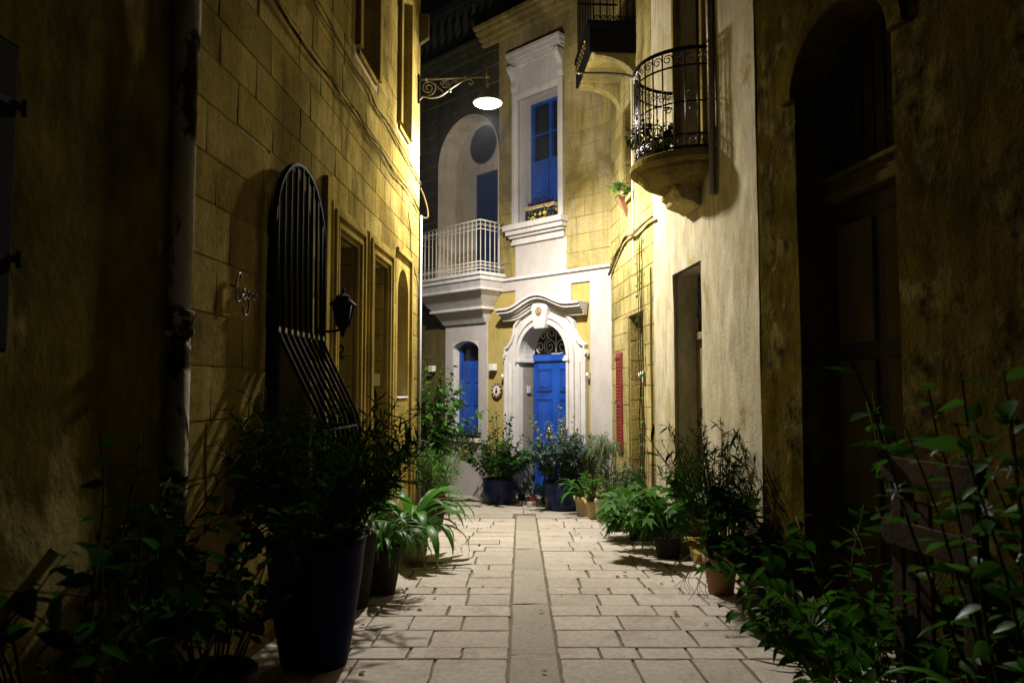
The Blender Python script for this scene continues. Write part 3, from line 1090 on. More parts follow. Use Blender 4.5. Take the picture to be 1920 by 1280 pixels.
# loggia behind the balcony
m = MB()
spandrel(m, fl[0], fl[1], 5.92, 0.89, 6.82, -0.004, 0.45, 24)
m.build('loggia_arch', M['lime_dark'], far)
m = MB()
lo = arch_pts(fl[0], fl[1], 5.92, 0.885, 24)
li = arch_pts(fl[0] + 0.015, fl[1] - 0.015, 5.92, 0.87, 24)
m.band(li, lo, -0.012, 0.46)
m.box(fl[0], fl[0] + 0.015, -0.012, 0.46, 3.55, 5.92).box(fl[1] - 0.015, fl[1], -0.012, 0.46, 3.55, 5.92)
m.build('loggia_lining', M['loggia'], far)
ld = (-0.345, 0.36, 3.55, 5.75)
m = MB()
for (a, b, c, d) in rect_sub([(-1.1, 0.95, 3.5, 6.95)], ld):
    m.box(a, b, 0.45, 0.52, c, d)
m.build('loggia_back', M['loggia'], far)
m = MB()
frame(m, ld[0], ld[1], 3.55, 5.75, 0.06, 0.43, 0.46)
m.build('balcony_door_frame', M['white_trim'], far)
bd = MB().box(ld[0], ld[1], 0.50, 0.54, 3.55, 5.75).build('balcony_door', M['blue_dark'], far)
for k in range(5):
    xa = ld[0] + k * 0.141
    MB().box(xa + 0.004, xa + 0.137, 0.484, 0.501, 3.56, 5.74).build('door_board', M['blue_dark'], bd, bevel=0.004)
m = MB()
m.prism([(-0.09 + 0.37 * math.cos(2 * PI * i / 32), 6.33 + 0.37 * math.sin(2 * PI * i / 32)) for i in range(32)], 0.435, 0.452)
ow = m.build('round_window', M['glass'], far)
m = MB()
m.tube([(-0.09 + 0.375 * math.cos(2 * PI * i / 32), 0.436, 6.33 + 0.375 * math.sin(2 * PI * i / 32)) for i in range(33)], 0.014, 6)
m.build('round_frame', M['blue_dark'], ow, smooth=True)

# balcony: moulded slab tapering to the wall, iron railing
bx0, bx1, bp = -1.13, 0.97, 0.61
m = MB()


def tier(x0, x1, p, z0, z1, x0b=None, x1b=None, pb=None):
    "one tier of the slab; b = its lower outline"
    x0b = x0 if x0b is None else x0b
    x1b = x1 if x1b is None else x1b
    pb = p if pb is None else pb
    b = len(m.v)
    m.v.extend([(x0b, -pb, z0), (x1b, -pb, z0), (x1b, 0.03, z0), (x0b, 0.03, z0), (x0, -p, z1), (x1, -p, z1), (x1, 0.03, z1), (x0, 0.03, z1)])
    m.f.extend([tuple(b + i for i in q) for q in ((0, 3, 2, 1), (4, 5, 6, 7), (0, 1, 5, 4), (1, 2, 6, 5), (2, 3, 7, 6), (3, 0, 4, 7))])


tier(bx0 - 0.02, bx1 + 0.02, bp + 0.02, 3.50, 3.56)
tier(bx0 + 0.01, bx1 - 0.01, bp - 0.01, 3.42, 3.50)
tier(bx0 + 0.03, bx1 - 0.03, bp - 0.03, 3.30, 3.42, bx0 + 0.09, bx1 - 0.09, bp - 0.09)
tier(bx0 + 0.07, bx1 - 0.07, bp - 0.07, 3.25, 3.30)
tier(bx0 + 0.12, bx1 - 0.12, bp - 0.13, 2.98, 3.25, bx0 + 0.30, bx1 - 0.34, 0.26)
tier(bx0 + 0.26, bx1 - 0.31, 0.285, 2.93, 2.98)
tier(bx0 + 0.33, bx1 - 0.38, 0.22, 2.70, 2.93, bx0 + 0.42, bx1 - 0.48, 0.05)
balc = m.build('balcony', M['white_trim'], far, bevel=0.008)
rail_t = 4.49
m = MB()
for z in (rail_t, rail_t - 0.16, 3.62, 3.74):
    rr = 0.016 if z == rail_t else 0.009
    m.tube([(bx0 + 0.03, 0.0, z), (bx0 + 0.03, -bp + 0.03, z), (bx1 - 0.03, -bp + 0.03, z), (bx1 - 0.03, 0.0, z)], rr, 6)
m.build('railing', M['iron_white'], balc, smooth=True)
posts = []
nb = 19
for i in range(nb):
    posts.append((bx0 + 0.03 + (bx1 - bx0 - 0.06) * i / (nb - 1), -bp + 0.03))
for i in range(1, 5):
    posts.append((bx1 - 0.03, -bp + 0.03 + (bp - 0.03) * i / 5))
    posts.append((bx0 + 0.03, -bp + 0.03 + (bp - 0.03) * i / 5))
for (x, y) in posts:
    MB().tube([(x, y, 3.56), (x, y, rail_t)], 0.0085, 6).build('baluster', M['iron_white'], balc, smooth=True)
for i in range(nb - 1):
    xm = (posts[i][0] + posts[i + 1][0]) / 2
    m = MB()
    for (zc, s) in ((rail_t - 0.08, 1), (3.68, -1)):
        for q in (-1, 1):
            m.tube([(xm + q * p[0], -bp + 0.03, zc + s * p[1]) for p in spiral(0.027, 0.0, 0.027, 0.008, PI / 2 + PI, 1.2, 12)], 0.005, 4)
    m.build('scroll', M['iron_white'], balc, smooth=True)
for i in range(5):
    ym = -bp + 0.03 + (bp - 0.03) * (i + 0.5) / 5
    m = MB()
    for (zc, s) in ((rail_t - 0.08, 1), (3.68, -1)):
        for q in (-1, 1):
            m.tube([(bx1 - 0.03, ym + q * p[0], zc + s * p[1]) for p in spiral(0.025, 0.0, 0.025, 0.008, PI / 2 + PI, 1.2, 12)], 0.005, 4)
    m.build('scroll', M['iron_white'], balc, smooth=True)

# roof cornice and parapet balusters
m = MB()
for (z0, z1, p) in ((7.98, 8.06, 0.06), (8.06, 8.15, 0.13), (8.15, 8.22, 0.22), (8.22, 8.30, 0.28)):
    m.box(0.42, 3.6, -p - 0.03, 0.4, z0, z1)
m.build('cornice', M['lime_facade'], far, bevel=0.01)
m = MB()
for (z0, z1, p) in ((7.90, 7.98, 0.05), (7.98, 8.08, 0.12), (8.08, 8.16, 0.18)):
    m.box(-5.0, 0.418, -p, 0.4, z0, z1)
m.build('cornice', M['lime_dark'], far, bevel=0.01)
m = MB().box(-5, 3.6, 0.1, 0.35, 8.3, 8.5).box(-5, 3.6, 0.08, 0.38, 9.2, 9.35)
par = m.build('parapet', M['lime_dark'], far)
bm_ = MB().lathe([(0.06, 0.0), (0.06, 0.08), (0.04, 0.12), (0.085, 0.3), (0.04, 0.55), (0.06, 0.62), (0.06, 0.7)], (0, 0, 0), 10).mesh('baluster', M['lime_dark'], True)
for i in range(34):
    o = link('parapet_baluster', bm_, par)
    o.location = (-4.9 + i * 0.25, 0.22, 8.5)

# door surround
DC = 1.955
hw = 0.555
zs = 2.03


def ring(m, r_in, r_out, y0, y1, n=24):
    lo = [(DC - r_in * math.cos(PI * i / n), zs + r_in * math.sin(PI * i / n)) for i in range(n + 1)]
    hi = [(DC - r_out * math.cos(PI * i / n), zs + r_out * math.sin(PI * i / n)) for i in range(n + 1)]
    m.band(lo, hi, y0, y1)


m = MB()
m2 = MB()
spandrel(m2, fd[0], fd[1], zs, 0.56, 2.62, 0.004, 0.36, 24)
m2.build('door_arch', M['white_trim'], far)
# shaped back panel: jambs, ears, curved shoulders
for s in (-1, 1):
    m.box(*sorted((DC + s * 0.70, DC + s * 0.94)), -0.04, 0.031, -0.95, 2.0)
    pts = [(0.56, 2.0), (0.98, 2.0), (0.98, 2.05), (0.94, 2.12), (0.95, 2.2), (0.86, 2.24), (0.78, 2.33), (0.72, 2.46), (0.70, 2.60), (0.62, 2.68), (0.54, 2.76), (0.36, 2.86), (0.0, 2.92)]
    arc = [(0.56 * math.sin(PI / 2 * i / 10), zs + 0.56 * math.cos(PI / 2 * i / 10)) for i in range(11)]
    poly = pts + arc[:-1]
    poly = [(DC + s * p[0], p[1]) for p in poly]
    if s < 0:
        poly = poly[::-1]
    m.prism(poly, -0.035, 0.031)
    # raised edge following the shoulder
    e1 = [(DC + s * p[0], p[1]) for p in pts[2:-1]]
    e2 = [(DC + s * (p[0] - 0.035), p[1] - 0.04) for p in pts[2:-1]]
    if s < 0:
        m.band(e2, e1, -0.075, -0.034)
    else:
        m.band(e1[::-1], e2[::-1], -0.075, -0.034)
    # jamb mouldings
    m.box(*sorted((DC + s * 0.555, DC + s * 0.60)), -0.09, 0.36, -0.95, zs)
    m.box(*sorted((DC + s * 0.602, DC + s * 0.66)), -0.06, 0.031, -0.95, zs)
    m.box(*sorted((DC + s * 0.662, DC + s * 0.72)), -0.085, 0.031, -0.95, zs)
    m.box(*sorted((DC + s * 0.80, DC + s * 0.84)), -0.07, 0.0, -0.7, 1.92)
    m.box(*sorted((DC + s * 0.90, DC + s * 0.95)), -0.065, 0.03, -0.95, 1.98)
    # impost
    m.box(*sorted((DC + s * 0.50, DC + s * 0.62)), -0.11, 0.34, zs - 0.10, zs - 0.05)
    m.box(*sorted((DC + s * 0.52, DC + s * 0.61)), -0.10, 0.33, zs - 0.05, zs - 0.01)
    # plinth
    m.box(*sorted((DC + s * 0.545, DC + s * 0.97)), -0.12, 0.3, -1.0, -0.28)
ring(m, 0.555, 0.60, -0.09, 0.05)
ring(m, 0.602, 0.66, -0.055, 0.0)
ring(m, 0.662, 0.71, -0.085, 0.0)
m.build('door_surround', M['white_trim'], far, bevel=0.006)
m = MB()
ring(m, 0.549, 0.5545, 0.051, 0.36)
m.build('door_soffit', M['white_trim'], far)
m = MB()
m.prism([(DC - 0.12, 2.50), (DC + 0.12, 2.50), (DC + 0.19, 2.86), (DC + 0.13, 2.98), (DC - 0.13, 2.98), (DC - 0.19, 2.86)], -0.15, 0.0)
m.build('keystone', M['white_trim'], far, bevel=0.012)
# hood: swept moulding, flat ends and a swan arch


def hood_path(off):
    pts = []
    n = 40
    for i in range(n + 1):
        x = -0.95 + 1.90 * i / n
        a = abs(x)
        if a > 0.72:
            z = 2.68
        else:
            z = 2.68 + 0.20 * (0.5 + 0.5 * math.cos(PI * a / 0.72))
        pts.append((DC + x * (1 + off * 0.12), z + off))
    return pts


m = MB()
for (o0, o1, p) in ((0.0, 0.045, 0.10), (0.045, 0.09, 0.13), (0.09, 0.125, 0.18), (0.125, 0.18, 0.23), (0.18, 0.22, 0.27)):
    m.band(hood_path(o0), hood_path(o1), -p, 0.0)
m.build('door_hood', M['white_trim'], far, bevel=0.006)
# cobalt door
tz = 1.93
trans = MB().box(1.40, 2.51, 0.27, 0.345, tz, zs + 0.04).box(1.40, 2.51, 0.25, 0.34, tz + 0.02, tz + 0.08).build('door_transom', M['blue'], far, bevel=0.012)
for s, (xa, xb) in enumerate(((1.405, 1.953), (1.957, 2.505))):
    leaf = MB().box(xa, xb, 0.29, 0.34, -0.43, tz - 0.004).build('door_leaf', M['blue'], far, bevel=0.004)
    xa2, xb2 = xa + 0.10, xb - 0.09
    for (za, zb) in ((1.42, 1.83), (0.44, 1.30), (-0.36, 0.32)):
        # bolection frame round each raised panel
        m = MB()
        for (ins, y0) in ((0.0, 0.268), (0.028, 0.276)):
            m.box(xa2 + ins, xb2 - ins, y0, 0.291, za + ins, za + ins + 0.02).box(xa2 + ins, xb2 - ins, y0, 0.291, zb - ins - 0.02, zb - ins)
            m.box(xa2 + ins, xa2 + ins + 0.02, y0, 0.291, za + ins + 0.02, zb - ins - 0.02).box(xb2 - ins - 0.02, xb2 - ins, y0, 0.291, za + ins + 0.02, zb - ins - 0.02)
        m.box(xa2 + 0.07, xb2 - 0.07, 0.274, 0.291, za + 0.07, zb - 0.07)
        m.build('panel', M['blue'], leaf, bevel=0.006)
    kx = xa + 0.40 if s == 0 else xa + 0.14
    k = MB()
    k.lathe([(0.03, -0.01), (0.028, 0.01)], (0, 0, 0), 12)
    kn = MB()
    kn.tube([(kx, 0.27, 0.78), (kx - 0.012, 0.25, 0.72), (kx + 0.01, 0.245, 0.66), (kx, 0.25, 0.6)], 0.022, 8, 0.012)
    kn.tube([(kx + 0.045 * math.sin(2 * PI * i / 14), 0.255, 0.67 + 0.07 * math.cos(2 * PI * i / 14)) for i in range(15)], 0.009, 6)
    kn.tube([(kx, 0.29, 0.76), (kx, 0.25, 0.76)], 0.02, 8)
    kn.build('door_knocker', M['brass'], leaf, smooth=True)
# fanlight
n = 24
m = MB()
m.prism([(DC + 0.55 * math.cos(PI * i / n), zs + 0.041 + 0.52 * math.sin(PI * i / n)) for i in range(n + 1)], 0.33, 0.345)
fan = m.build('fanlight', M['glass'], far)
fz = zs + 0.05
sc = MB()
sc.tube([(DC - 0.53 * math.cos(PI * i / n), 0.30, fz + 0.49 * math.sin(PI * i / n)) for i in range(n + 1)], 0.012, 6)
sc.tube([(DC, 0.30, fz), (DC, 0.30, fz + 0.49)], 0.011, 6)
for s in (-1, 1):
    for (cx, cz, r0, a0, tn) in ((0.14, 0.13, 0.125, PI, -1.5), (0.38, 0.13, 0.105, -PI / 2, 1.5), (0.11, 0.36, 0.10, -PI / 2, 1.4), (0.30, 0.33, 0.085, PI * 1.1, -1.3)):
        sc.tube([(DC + s * p[0], 0.30, fz + p[1]) for p in spiral(cx, cz, r0, 0.022, a0, tn, 26)], 0.010, 6)
    sc.tube(smooth_path([(DC, 0.30, fz), (DC + s * 0.1, 0.30, fz + 0.005), (DC + s * 0.26, 0.30, fz + 0.06), (DC + s * 0.27, 0.30, fz + 0.2), (DC + s * 0.2, 0.30, fz + 0.28), (DC + s * 0.22, 0.30, fz + 0.42)], 5), 0.010, 6)
sc.build('fanlight_scrolls', M['white_trim'], fan, smooth=True)
# step
MB().box(1.12, 2.80, -0.36, 0.34, -1.0, -0.43).build('door_step', M['slabs'], far, bevel=0.02)


def fpt(u, d, z):
    "world point on the far facade, d metres in front of it"
    c = math.sqrt(0.5)
    return Vector(((-0.817 + u * c - d * c) * FS, (14.3 - u * c - d * c) * FS, 1.5 + (z - 1.5) * FS))


# medallion with the number 6
t = thing('number_medallion', 'round brown ceramic medallion numbered 6 on the keystone of the blue door', 'medallion', fpt(DC, 0.15, 2.80), AF)
m = MB()
m.prism([(0.075 * math.cos(2 * PI * i / 24), 0.075 * math.sin(2 * PI * i / 24)) for i in range(24)], -0.018, 0.0)
m.build('rim', M['terracotta'], t, bevel=0.004)
m = MB()
m.prism([(0.05 * math.cos(2 * PI * i / 24), 0.05 * math.sin(2 * PI * i / 24)) for i in range(24)], -0.022, -0.010)
m.build('face', M['tan_pot'], t)
MB().tube([(x * 0.04, -0.024, z * 0.04) for x, z in ((0.5, 0.8), (0.1, 0.95), (-0.4, 0.5), (-0.55, -0.2), (-0.3, -0.8), (0.2, -0.85), (0.5, -0.4), (0.3, 0.0), (-0.2, 0.0), (-0.5, -0.4))], 0.005, 5).build('digit', M['iron'], t)


def plate(name, label, u, z, r, rim, face, seed):
    t = thing(name, label, 'plate', fpt(u, 0.0, z), AF)
    m = MB()
    n = 48
    m.prism([(r * (1 + 0.05 * math.cos(10 * 2 * PI * i / n)) * math.cos(2 * PI * i / n), r * (1 + 0.05 * math.cos(10 * 2 * PI * i / n)) * math.sin(2 * PI * i / n)) for i in range(n)], -0.025, 0.0)
    m.build('rim', M[rim], t, bevel=0.006)
    for k in range(10):
        w = 2 * PI * (k + .5) / 10
        MB().prism([(r * .83 * math.cos(w) + r * .11 * math.cos(2 * PI * i / 10), r * .83 * math.sin(w) + r * .11 * math.sin(2 * PI * i / 10)) for i in range(10)], -0.031, -0.02).build('petal', M['cream_pot'] if rim == 'dark_rim' else M['terracotta'], t)
    m = MB()
    m.prism([(r * .66 * math.cos(2 * PI * i / 24), r * .66 * math.sin(2 * PI * i / 24)) for i in range(24)], -0.030, -0.018)
    m.build('face', M[face], t, bevel=0.003)
    m = MB()
    if seed == 0:
        m.prism([(r * a, r * b) for a, b in ((-.22, -.34), (.18, -.34), (.26, -.12), (.10, .06), (.12, .3), (0, .42), (-.10, .28), (-.05, .05), (-.2, -.1))], -0.036, -0.029)
    else:
        m.prism([(r * a, r * b) for a, b in ((-.45, -.18), (.42, -.3), (.46, -.2), (-.4, -.06))], -0.036, -0.029)
        m.prism([(r * a, r * b) for a, b in ((-.2, .05), (.15, .02), (.1, .36), (-.06, .42))], -0.036, -0.029)
    m.build('motif', M['dark_pot'], t)
    return t


M['dark_rim'] = paint('dark_red_glaze', (0.10, 0.03, 0.02), 0.3, 0.4, 0.1)
plate('ceramic_plate', 'scalloped ceramic plate with dark figure on the ochre strip beside the blue door', 0.775, 1.43, 0.145, 'dark_rim', 'plastic', 0)
plate('ceramic_plate', 'round terracotta relief plate under the small blue window', -0.12, 0.25, 0.135, 'terracotta', 'tan_pot', 1)
for (u, lab) in ((0.71, 'white box wall light above the scalloped ceramic plate'), (-1.06, 'white box wall light on the dark wall left of the small blue window')):
    t = thing('wall_light', lab, 'wall light', fpt(u, 0.0, 1.80), AF, 'white box wall lights on the far house')
    MB().box(-0.07, 0.07, -0.11, -0.01, 0.0, 0.13).build('body', M['plastic'], t, bevel=0.006)
    MB().box(-0.05, 0.05, -0.01, 0.0, 0.02, 0.11).build('back_plate', M['grey_plastic'], t)
o = MB().box(-0.05, 0.05, -0.025, 0.0, -0.07, 0.07).build('intercom', M['grey_plastic'], None, bevel=0.006)
o.location = fpt(fd[0] + 0.012, -0.16, 1.45)
o.rotation_euler = (0, 0, AF + R(90))
tag(o, 'small grey intercom on the white reveal left of the blue door', 'intercom')
for s, lab in ((-1, 'little white spotlight on the left edge of the blue door surround'), (1, 'little white spotlight on the right edge of the blue door surround')):
    t = thing('spotlight', lab, 'spotlight', fpt(DC + s * 0.99, 0.0, 1.70), AF, 'spotlights at the blue door')
    MB().lathe([(0.022, -0.05), (0.03, 0.0), (0.02, 0.03)], (0, -0.06, 0), 12).build('shade', M['plastic'], t, smooth=True)
    MB().tube([(0, 0.03, 0.02), (0, -0.06, 0.02)], 0.008, 6).build('arm', M['iron'], t)

# window box with lemons
t = thing('window_box', 'lemon patterned window box of dark plants on the upper blue window sill', 'window box', fpt(1.90, -0.02, 4.42), AF)
m = MB()
m.box(-0.36, 0.36, -0.10, 0.12, 0.0, 0.21)
m.build('box', M['lemon'], t)
m = MB()
m.box(-0.385, 0.385, -0.125, 0.145, 0.235, 0.27)
m.build('rim', M['tan_pot'], t, bevel=0.004)
MB().box(-0.37, 0.37, -0.11, 0.13, 0.21, 0.235).build('lip', M['cream_pot'], t)
window_box = t

# ------------------------------------------------------------------ RIGHT: narrow stone house and plaster house
RS = 0.0607
AR = math.atan2(-1, RS)
RO = Vector((1.70, 12.73, 0))
nR = math.hypot(RS, 1)


def uR(Y):
    return (12.73 - cv(Y)) * nR


def cv(Y):
    return 2.473 / (2.66 / Y - 0.09 + RS)


def zq(Y, z):
    return 1.5 + (z - 1.5) * cv(Y) / Y


def rpt(u, d, z):
    return Vector((1.70 + u * RS / nR - d / nR, 12.73 - u / nR - d * RS / nR, z))


sh_ = thing('narrow_stone_house', 'narrow pale limestone house in the right corner with red shutter and high balcony', 'house', RO, AR)
U1 = uR(9.46)
rd = (uR(10.83), uR(9.98), -0.8, zq(10.4, 2.52))
ru = (uR(11.02), uR(10.46), zq(10.7, 4.25), zq(10.7, 5.62))
wall_body('wall', (-0.6, U1, -0.8, 9.0), [rd, ru], 0.007, 0.45, M['mortar'], sh_)
rbk = block_set(M['lime_pale'])
lay_blocks(sh_, rbk, (0.0, U1, -0.8, 9.0), [rd, ru], 0.275, 0.38, 0.7, 31, 0.004, proud=0.003)
MB().box(-0.6, U1, 0.5, 4, -0.8, 9.0).build('light_block_core', M['core'], sh_)
for (a, b, c, d) in (rd, ru):
    z = c
    k = 0
    while z < d - 0.02:
        h = min(0.30, d - z)
        o = link('reveal_stone', bl[k % 5], sh_)  # deeper honey stone than the wall: warm bounced light put in colour
        o.matrix_local = Matrix.Translation((a + 0.012, 0.235, z + h / 2)) @ Matrix.Rotation(R(90), 4, 'Z') @ Matrix.Diagonal((0.41, 0.024, h - 0.006, 1))
        z += h
        k += 1
dr = MB().box(rd[0], rd[1], 0.40, 0.44, -0.8, rd[3]).build('door', M['wood_olive'], sh_)
m = MB()
for za, zb in ((-0.3, 0.4), (0.5, 1.3), (1.4, 2.2)):
    m.box(rd[0] + 0.1, rd[1] - 0.1, 0.385, 0.401, za, zb)
m.build('door_panels', M['wood_olive'], dr, bevel=0.008)
MB().box(ru[0], ru[1], 0.40, 0.44, ru[2], ru[3]).build('window', M['glass'], sh_)
MB().box(ru[0] - 0.05, ru[1] + 0.05, -0.05, 0.3, ru[2] - 0.08, ru[2]).build('window_sill', M['lime_pale'], sh_, bevel=0.01)
# white conduit beside it
o = MB().tube([rpt(ru[1] + 0.05, 0.02, 3.4), rpt(ru[1] + 0.05, 0.02, 6.2)], 0.012, 6).build('white_conduit', M['plastic'], None)
tag(o, 'thin white conduit on the stone wall beside the tall upper window', 'pipe')

# red louvred shutter
rx0, rx1 = uR(11.46), uR(11.15)
t = thing('red_shutter', 'faded red louvred shutter on the corner limestone wall', 'shutter', rpt(rx0, 0.02, zq(11.3, 0.53)), AR)
t.scale = (1, 1, 1.05)
wR = rx1 - rx0
m = MB()
m.box(0, 0.045, -0.02, 0.02, 0, 1.5).box(wR - 0.045, wR, -0.02, 0.02, 0, 1.5).box(wR / 2 - 0.02, wR / 2 + 0.02, -0.02, 0.02, 0, 1.5)
m.box(0.045, wR / 2 - 0.02, -0.02, 0.02, 0, 0.07).box(wR / 2 + 0.02, wR - 0.045, -0.02, 0.02, 0, 0.07)
m.box(0.045, wR / 2 - 0.02, -0.02, 0.02, 1.42, 1.5).box(wR / 2 + 0.02, wR - 0.045, -0.02, 0.02, 1.42, 1.5)
m.box(0.045, wR / 2 - 0.02, -0.02, 0.02, 0.70, 0.76).box(wR / 2 + 0.02, wR - 0.045, -0.02, 0.02, 0.70, 0.76)
m.build('frame', M['red'], t, bevel=0.003)
for side in (0, 1):
    xa = 0.045 if side == 0 else wR / 2 + 0.02
    xb = wR / 2 - 0.02 if side == 0 else wR - 0.045
    for k in range(26):
        z = 0.095 + k * 0.0505
        if 0.67 < z < 0.79:
            continue
        MB().prism_x([(-0.018, z - 0.016), (-0.012, z - 0.016), (0.016, z + 0.014), (0.010, z + 0.014)], xa, xb).build('slat', M['red'], t)
for z in (0.08, 0.72, 1.38):
    MB().box(-0.03, 0.05, -0.03, -0.02, z, z + 0.05).build('hinge', M['red'], t)
# fittings
o = MB().lathe([(0.055, 0.0), (0.05, 0.02), (0.03, 0.04), (0.008, 0.048)], (0, 0, 0), 16).build('door_bell', M['plastic'], None, smooth=True)
p = rpt(rd[0] + 0.026, -0.20, 1.68)
o.location = p
o.rotation_euler = (R(90), 0, R(-5))
tag(o, 'round white bell on the shaded reveal of the corner doorway', 'bell')
o = MB().box(-0.035, 0.035, -0.03, 0.0, -0.08, 0.08).build('bell_box', M['plastic'], None, bevel=0.006)
o.location = rpt(rd[1] + 0.07, 0.005, 1.64)
o.rotation_euler = (0, 0, AR)
tag(o, 'small white bell box on the limestone right of the corner doorway', 'box')

# high balcony on the narrow house
hb = MB()
ha, hb1 = uR(11.3), uR(10.25)
hz = zq(10.7, 6.15)
m = MB().box(ha - 0.05, hb1 + 0.05, -0.68, 0.0, hz, hz + 0.10)
hbal = m.build('high_balcony', M['lime_pale'], sh_, bevel=0.008)
m = MB().box(ha - 0.07, hb1 + 0.07, -0.71, 0.0, hz + 0.38, hz + 0.46).box(ha - 0.055, hb1 + 0.055, -0.69, -0.66, hz - 0.01, hz + 0.38).box(hb1 + 0.022, hb1 + 0.055, -0.66, 0, hz - 0.01, hz + 0.38).box(ha - 0.05, ha - 0.02, -0.66, 0, hz + 0.1, hz + 0.38)
m.build('fascia', M['iron'], hbal)
for k in range(7):
    yk = -0.62 + k * 0.1
    MB().tube([(hb1, yk, hz + 0.46), (hb1, yk, hz + 1.4)], 0.011, 6).build('baluster', M['iron'], hbal)
    MB().tube([(hb1, yk + 0.05 + p[0], hz + 0.53 + p[1]) for p in spiral(0, 0, 0.045, 0.012, 0, 1.3, 12)], 0.008, 5).build('scroll', M['iron'], hbal)
for k in range(9):
    xk = ha + (hb1 - ha) * k / 8
    MB().tube([(xk, -0.66, hz + 0.46), (xk, -0.66, hz + 1.4)], 0.011, 6).build('baluster', M['iron'], hbal)
MB().tube([(ha, 0, hz + 1.4), (ha, -0.66, hz + 1.4), (hb1, -0.66, hz + 1.4), (hb1, 0, hz + 1.4)], 0.018, 6).build('handrail', M['iron'], hbal)
for k in range(7):
    xk = ha + 0.06 + k * 0.15
    MB().tube([(xk + p[0] * 1.0, -0.70, hz + 0.24 + p[1] * 1.6) for p in spiral(0, 0, 0.06, 0.015, 0, 1.3, 14)], 0.010, 5).build('fascia_scroll', M['brass'], hbal)
for i, xk in enumerate((ha + 0.06, hb1 - 0.06)):
    prof = [(0.02, hz)] + [(-0.62, hz), (-0.62, hz - 0.05)] + [(-0.62 + 0.60 * math.sin(PI / 2 * q / 8), hz - 0.05 - 0.34 * (1 - math.cos(PI / 2 * q / 8))) for q in range(1, 9)] + [(0.02, hz - 0.42)]
    MB().prism_x(prof, xk - 0.09, xk + 0.09).build('corbel', M['lime_pale'], sh_, bevel=0.012)
# pipe under it
ub = (12.73 - 10.45) * nR
o = MB().tube(smooth_path([rpt(ub, 0.90, 5.96), rpt(ub, 0.5, 5.965), rpt(ub, 0.2, 5.95), rpt(ub, 0.10, 5.90), rpt(ub, 0.07, 5.78), rpt(ub, 0.06, 5.5)], 6), 0.020, 8).build('bent_pipe', M['iron_worn'], None, smooth=True)
tag(o, 'rusty bent pipe sticking out under the high balcony in the right corner', 'pipe')

# ---- plaster house with the bow balcony
pl = thing('cream_plaster_house', 'cream plaster house on the right with deep doorway and rounded iron balcony', 'house', RO, AR)
U2 = uR(6.29)
pd = (uR(8.68), uR(7.73), -0.7, 2.84)
pu = (uR(8.42), uR(7.55), 3.92, 6.3)
wall_body('wall', (U1 + 0.002, U2, -0.8, 8.6), [pd, pu], 0.03, 0.34, M['plaster'], pl)
skin('plaster_face', (U1 + 0.002, U2, -0.8, 8.6), [pd, pu], 0.06, 0.010, 1.3, 1.7, M['plaster'], pl, 0.06)
MB().box(U1 + 0.002, U2, 0.4, 4, -0.8, 8.6).build('light_block_core', M['core'], pl)
dd = MB().box(pd[0], pd[1], 0.28, 0.33, -0.7, 2.05).build('door', M['wood_olive'], pl)
for (za, zb) in ((-0.35, 0.3), (0.4, 1.15), (1.25, 1.95)):
    for (xa, xb) in ((pd[0] + 0.07, pd[0] + 0.43), (pd[0] + 0.52, pd[1] - 0.07)):
        MB().box(xa, xb, 0.262, 0.281, za, zb).build('panel', M['wood_olive'], dd, bevel=0.01)
MB().tube([(pd[0] + 0.45, 0.28, 0.72), (pd[0] + 0.45, 0.22, 0.72)], 0.025, 10).build('door_knob', M['brass'], dd)
MB().box(pd[0], pd[1], 0.24, 0.33, 2.05, 2.14).build('transom', M['wood_olive'], pl, bevel=0.01)
fg = MB().box(pd[0], pd[1], 0.31, 0.33, 2.14, 2.84).build('fanlight', M['glass'], pl)
m = MB()
for q in range(4):
    m.tube([(pd[0] + 0.12 + q * 0.235 + p[0], 0.29, 2.36 + p[1]) for p in spiral(0, 0, 0.11, 0.02, q, 1.6, 20)], 0.010, 6)
    m.tube([(pd[0] + 0.12 + q * 0.235 + p[0], 0.29, 2.62 + p[1]) for p in spiral(0, 0, 0.11, 0.02, q + 2, -1.6, 20)], 0.010, 6)
m.build('fanlight_scrolls', M['iron_worn'], fg, smooth=True)
MB().box(pd[0], pd[1], -0.05, 0.33, -0.75, gz(8.2) + 0.14).build('door_step', M['mould'], pl, bevel=0.015)
MB().box(pu[0], pu[1], 0.24, 0.30, 3.92, 6.3).build('balcony_door', M['wood_dark'], pl)
m = MB()
frame(m, pu[0], pu[1], 3.92, 6.3, 0.08, -0.04, 0.05)
m.build('balcony_door_surround', M['lime'], pl, bevel=0.01)

# bow balcony
bc = uR(7.93)
brad = 0.62
n = 24


def bow(r, z, k=n, a0=0.0, a1=PI):
    return [(bc - r * math.cos(a0 + (a1 - a0) * i / k), -r * math.sin(a0 + (a1 - a0) * i / k), z) for i in range(k + 1)]


m = MB()
prof = [(0.66, 3.92), (0.68, 3.90), (0.68, 3.84), (0.64, 3.81), (0.60, 3.81), (0.59, 3.77), (0.53, 3.71), (0.44, 3.67), (0.36, 3.65), (0.34, 3.62)]
b0 = len(m.v)
for (r_, z_) in prof:
    m.v += [(p[0], p[1], p[2]) for p in bow(r_, z_)]
for i in range(len(prof) - 1):
    for k in range(n):
        a = b0 + i * (n + 1) + k
        m.f.append((a, a + n + 1, a + n + 2, a + 1))
m.f.append(tuple(b0 + k for k in range(n + 1)))
m.f.append(tuple(b0 + (len(prof) - 1) * (n + 1) + k for k in range(n, -1, -1)))
bb = m.build('bow_balcony', M['lime'], pl)
m = MB()
m.prism_x([(0.0, 3.63), (-0.28, 3.63), (-0.28, 3.58), (-0.24, 3.56), (-0.22, 3.50), (-0.14, 3.47), (-0.08, 3.45), (-0.04, 3.42), (0.0, 3.41)], bc - 0.28, bc + 0.28)
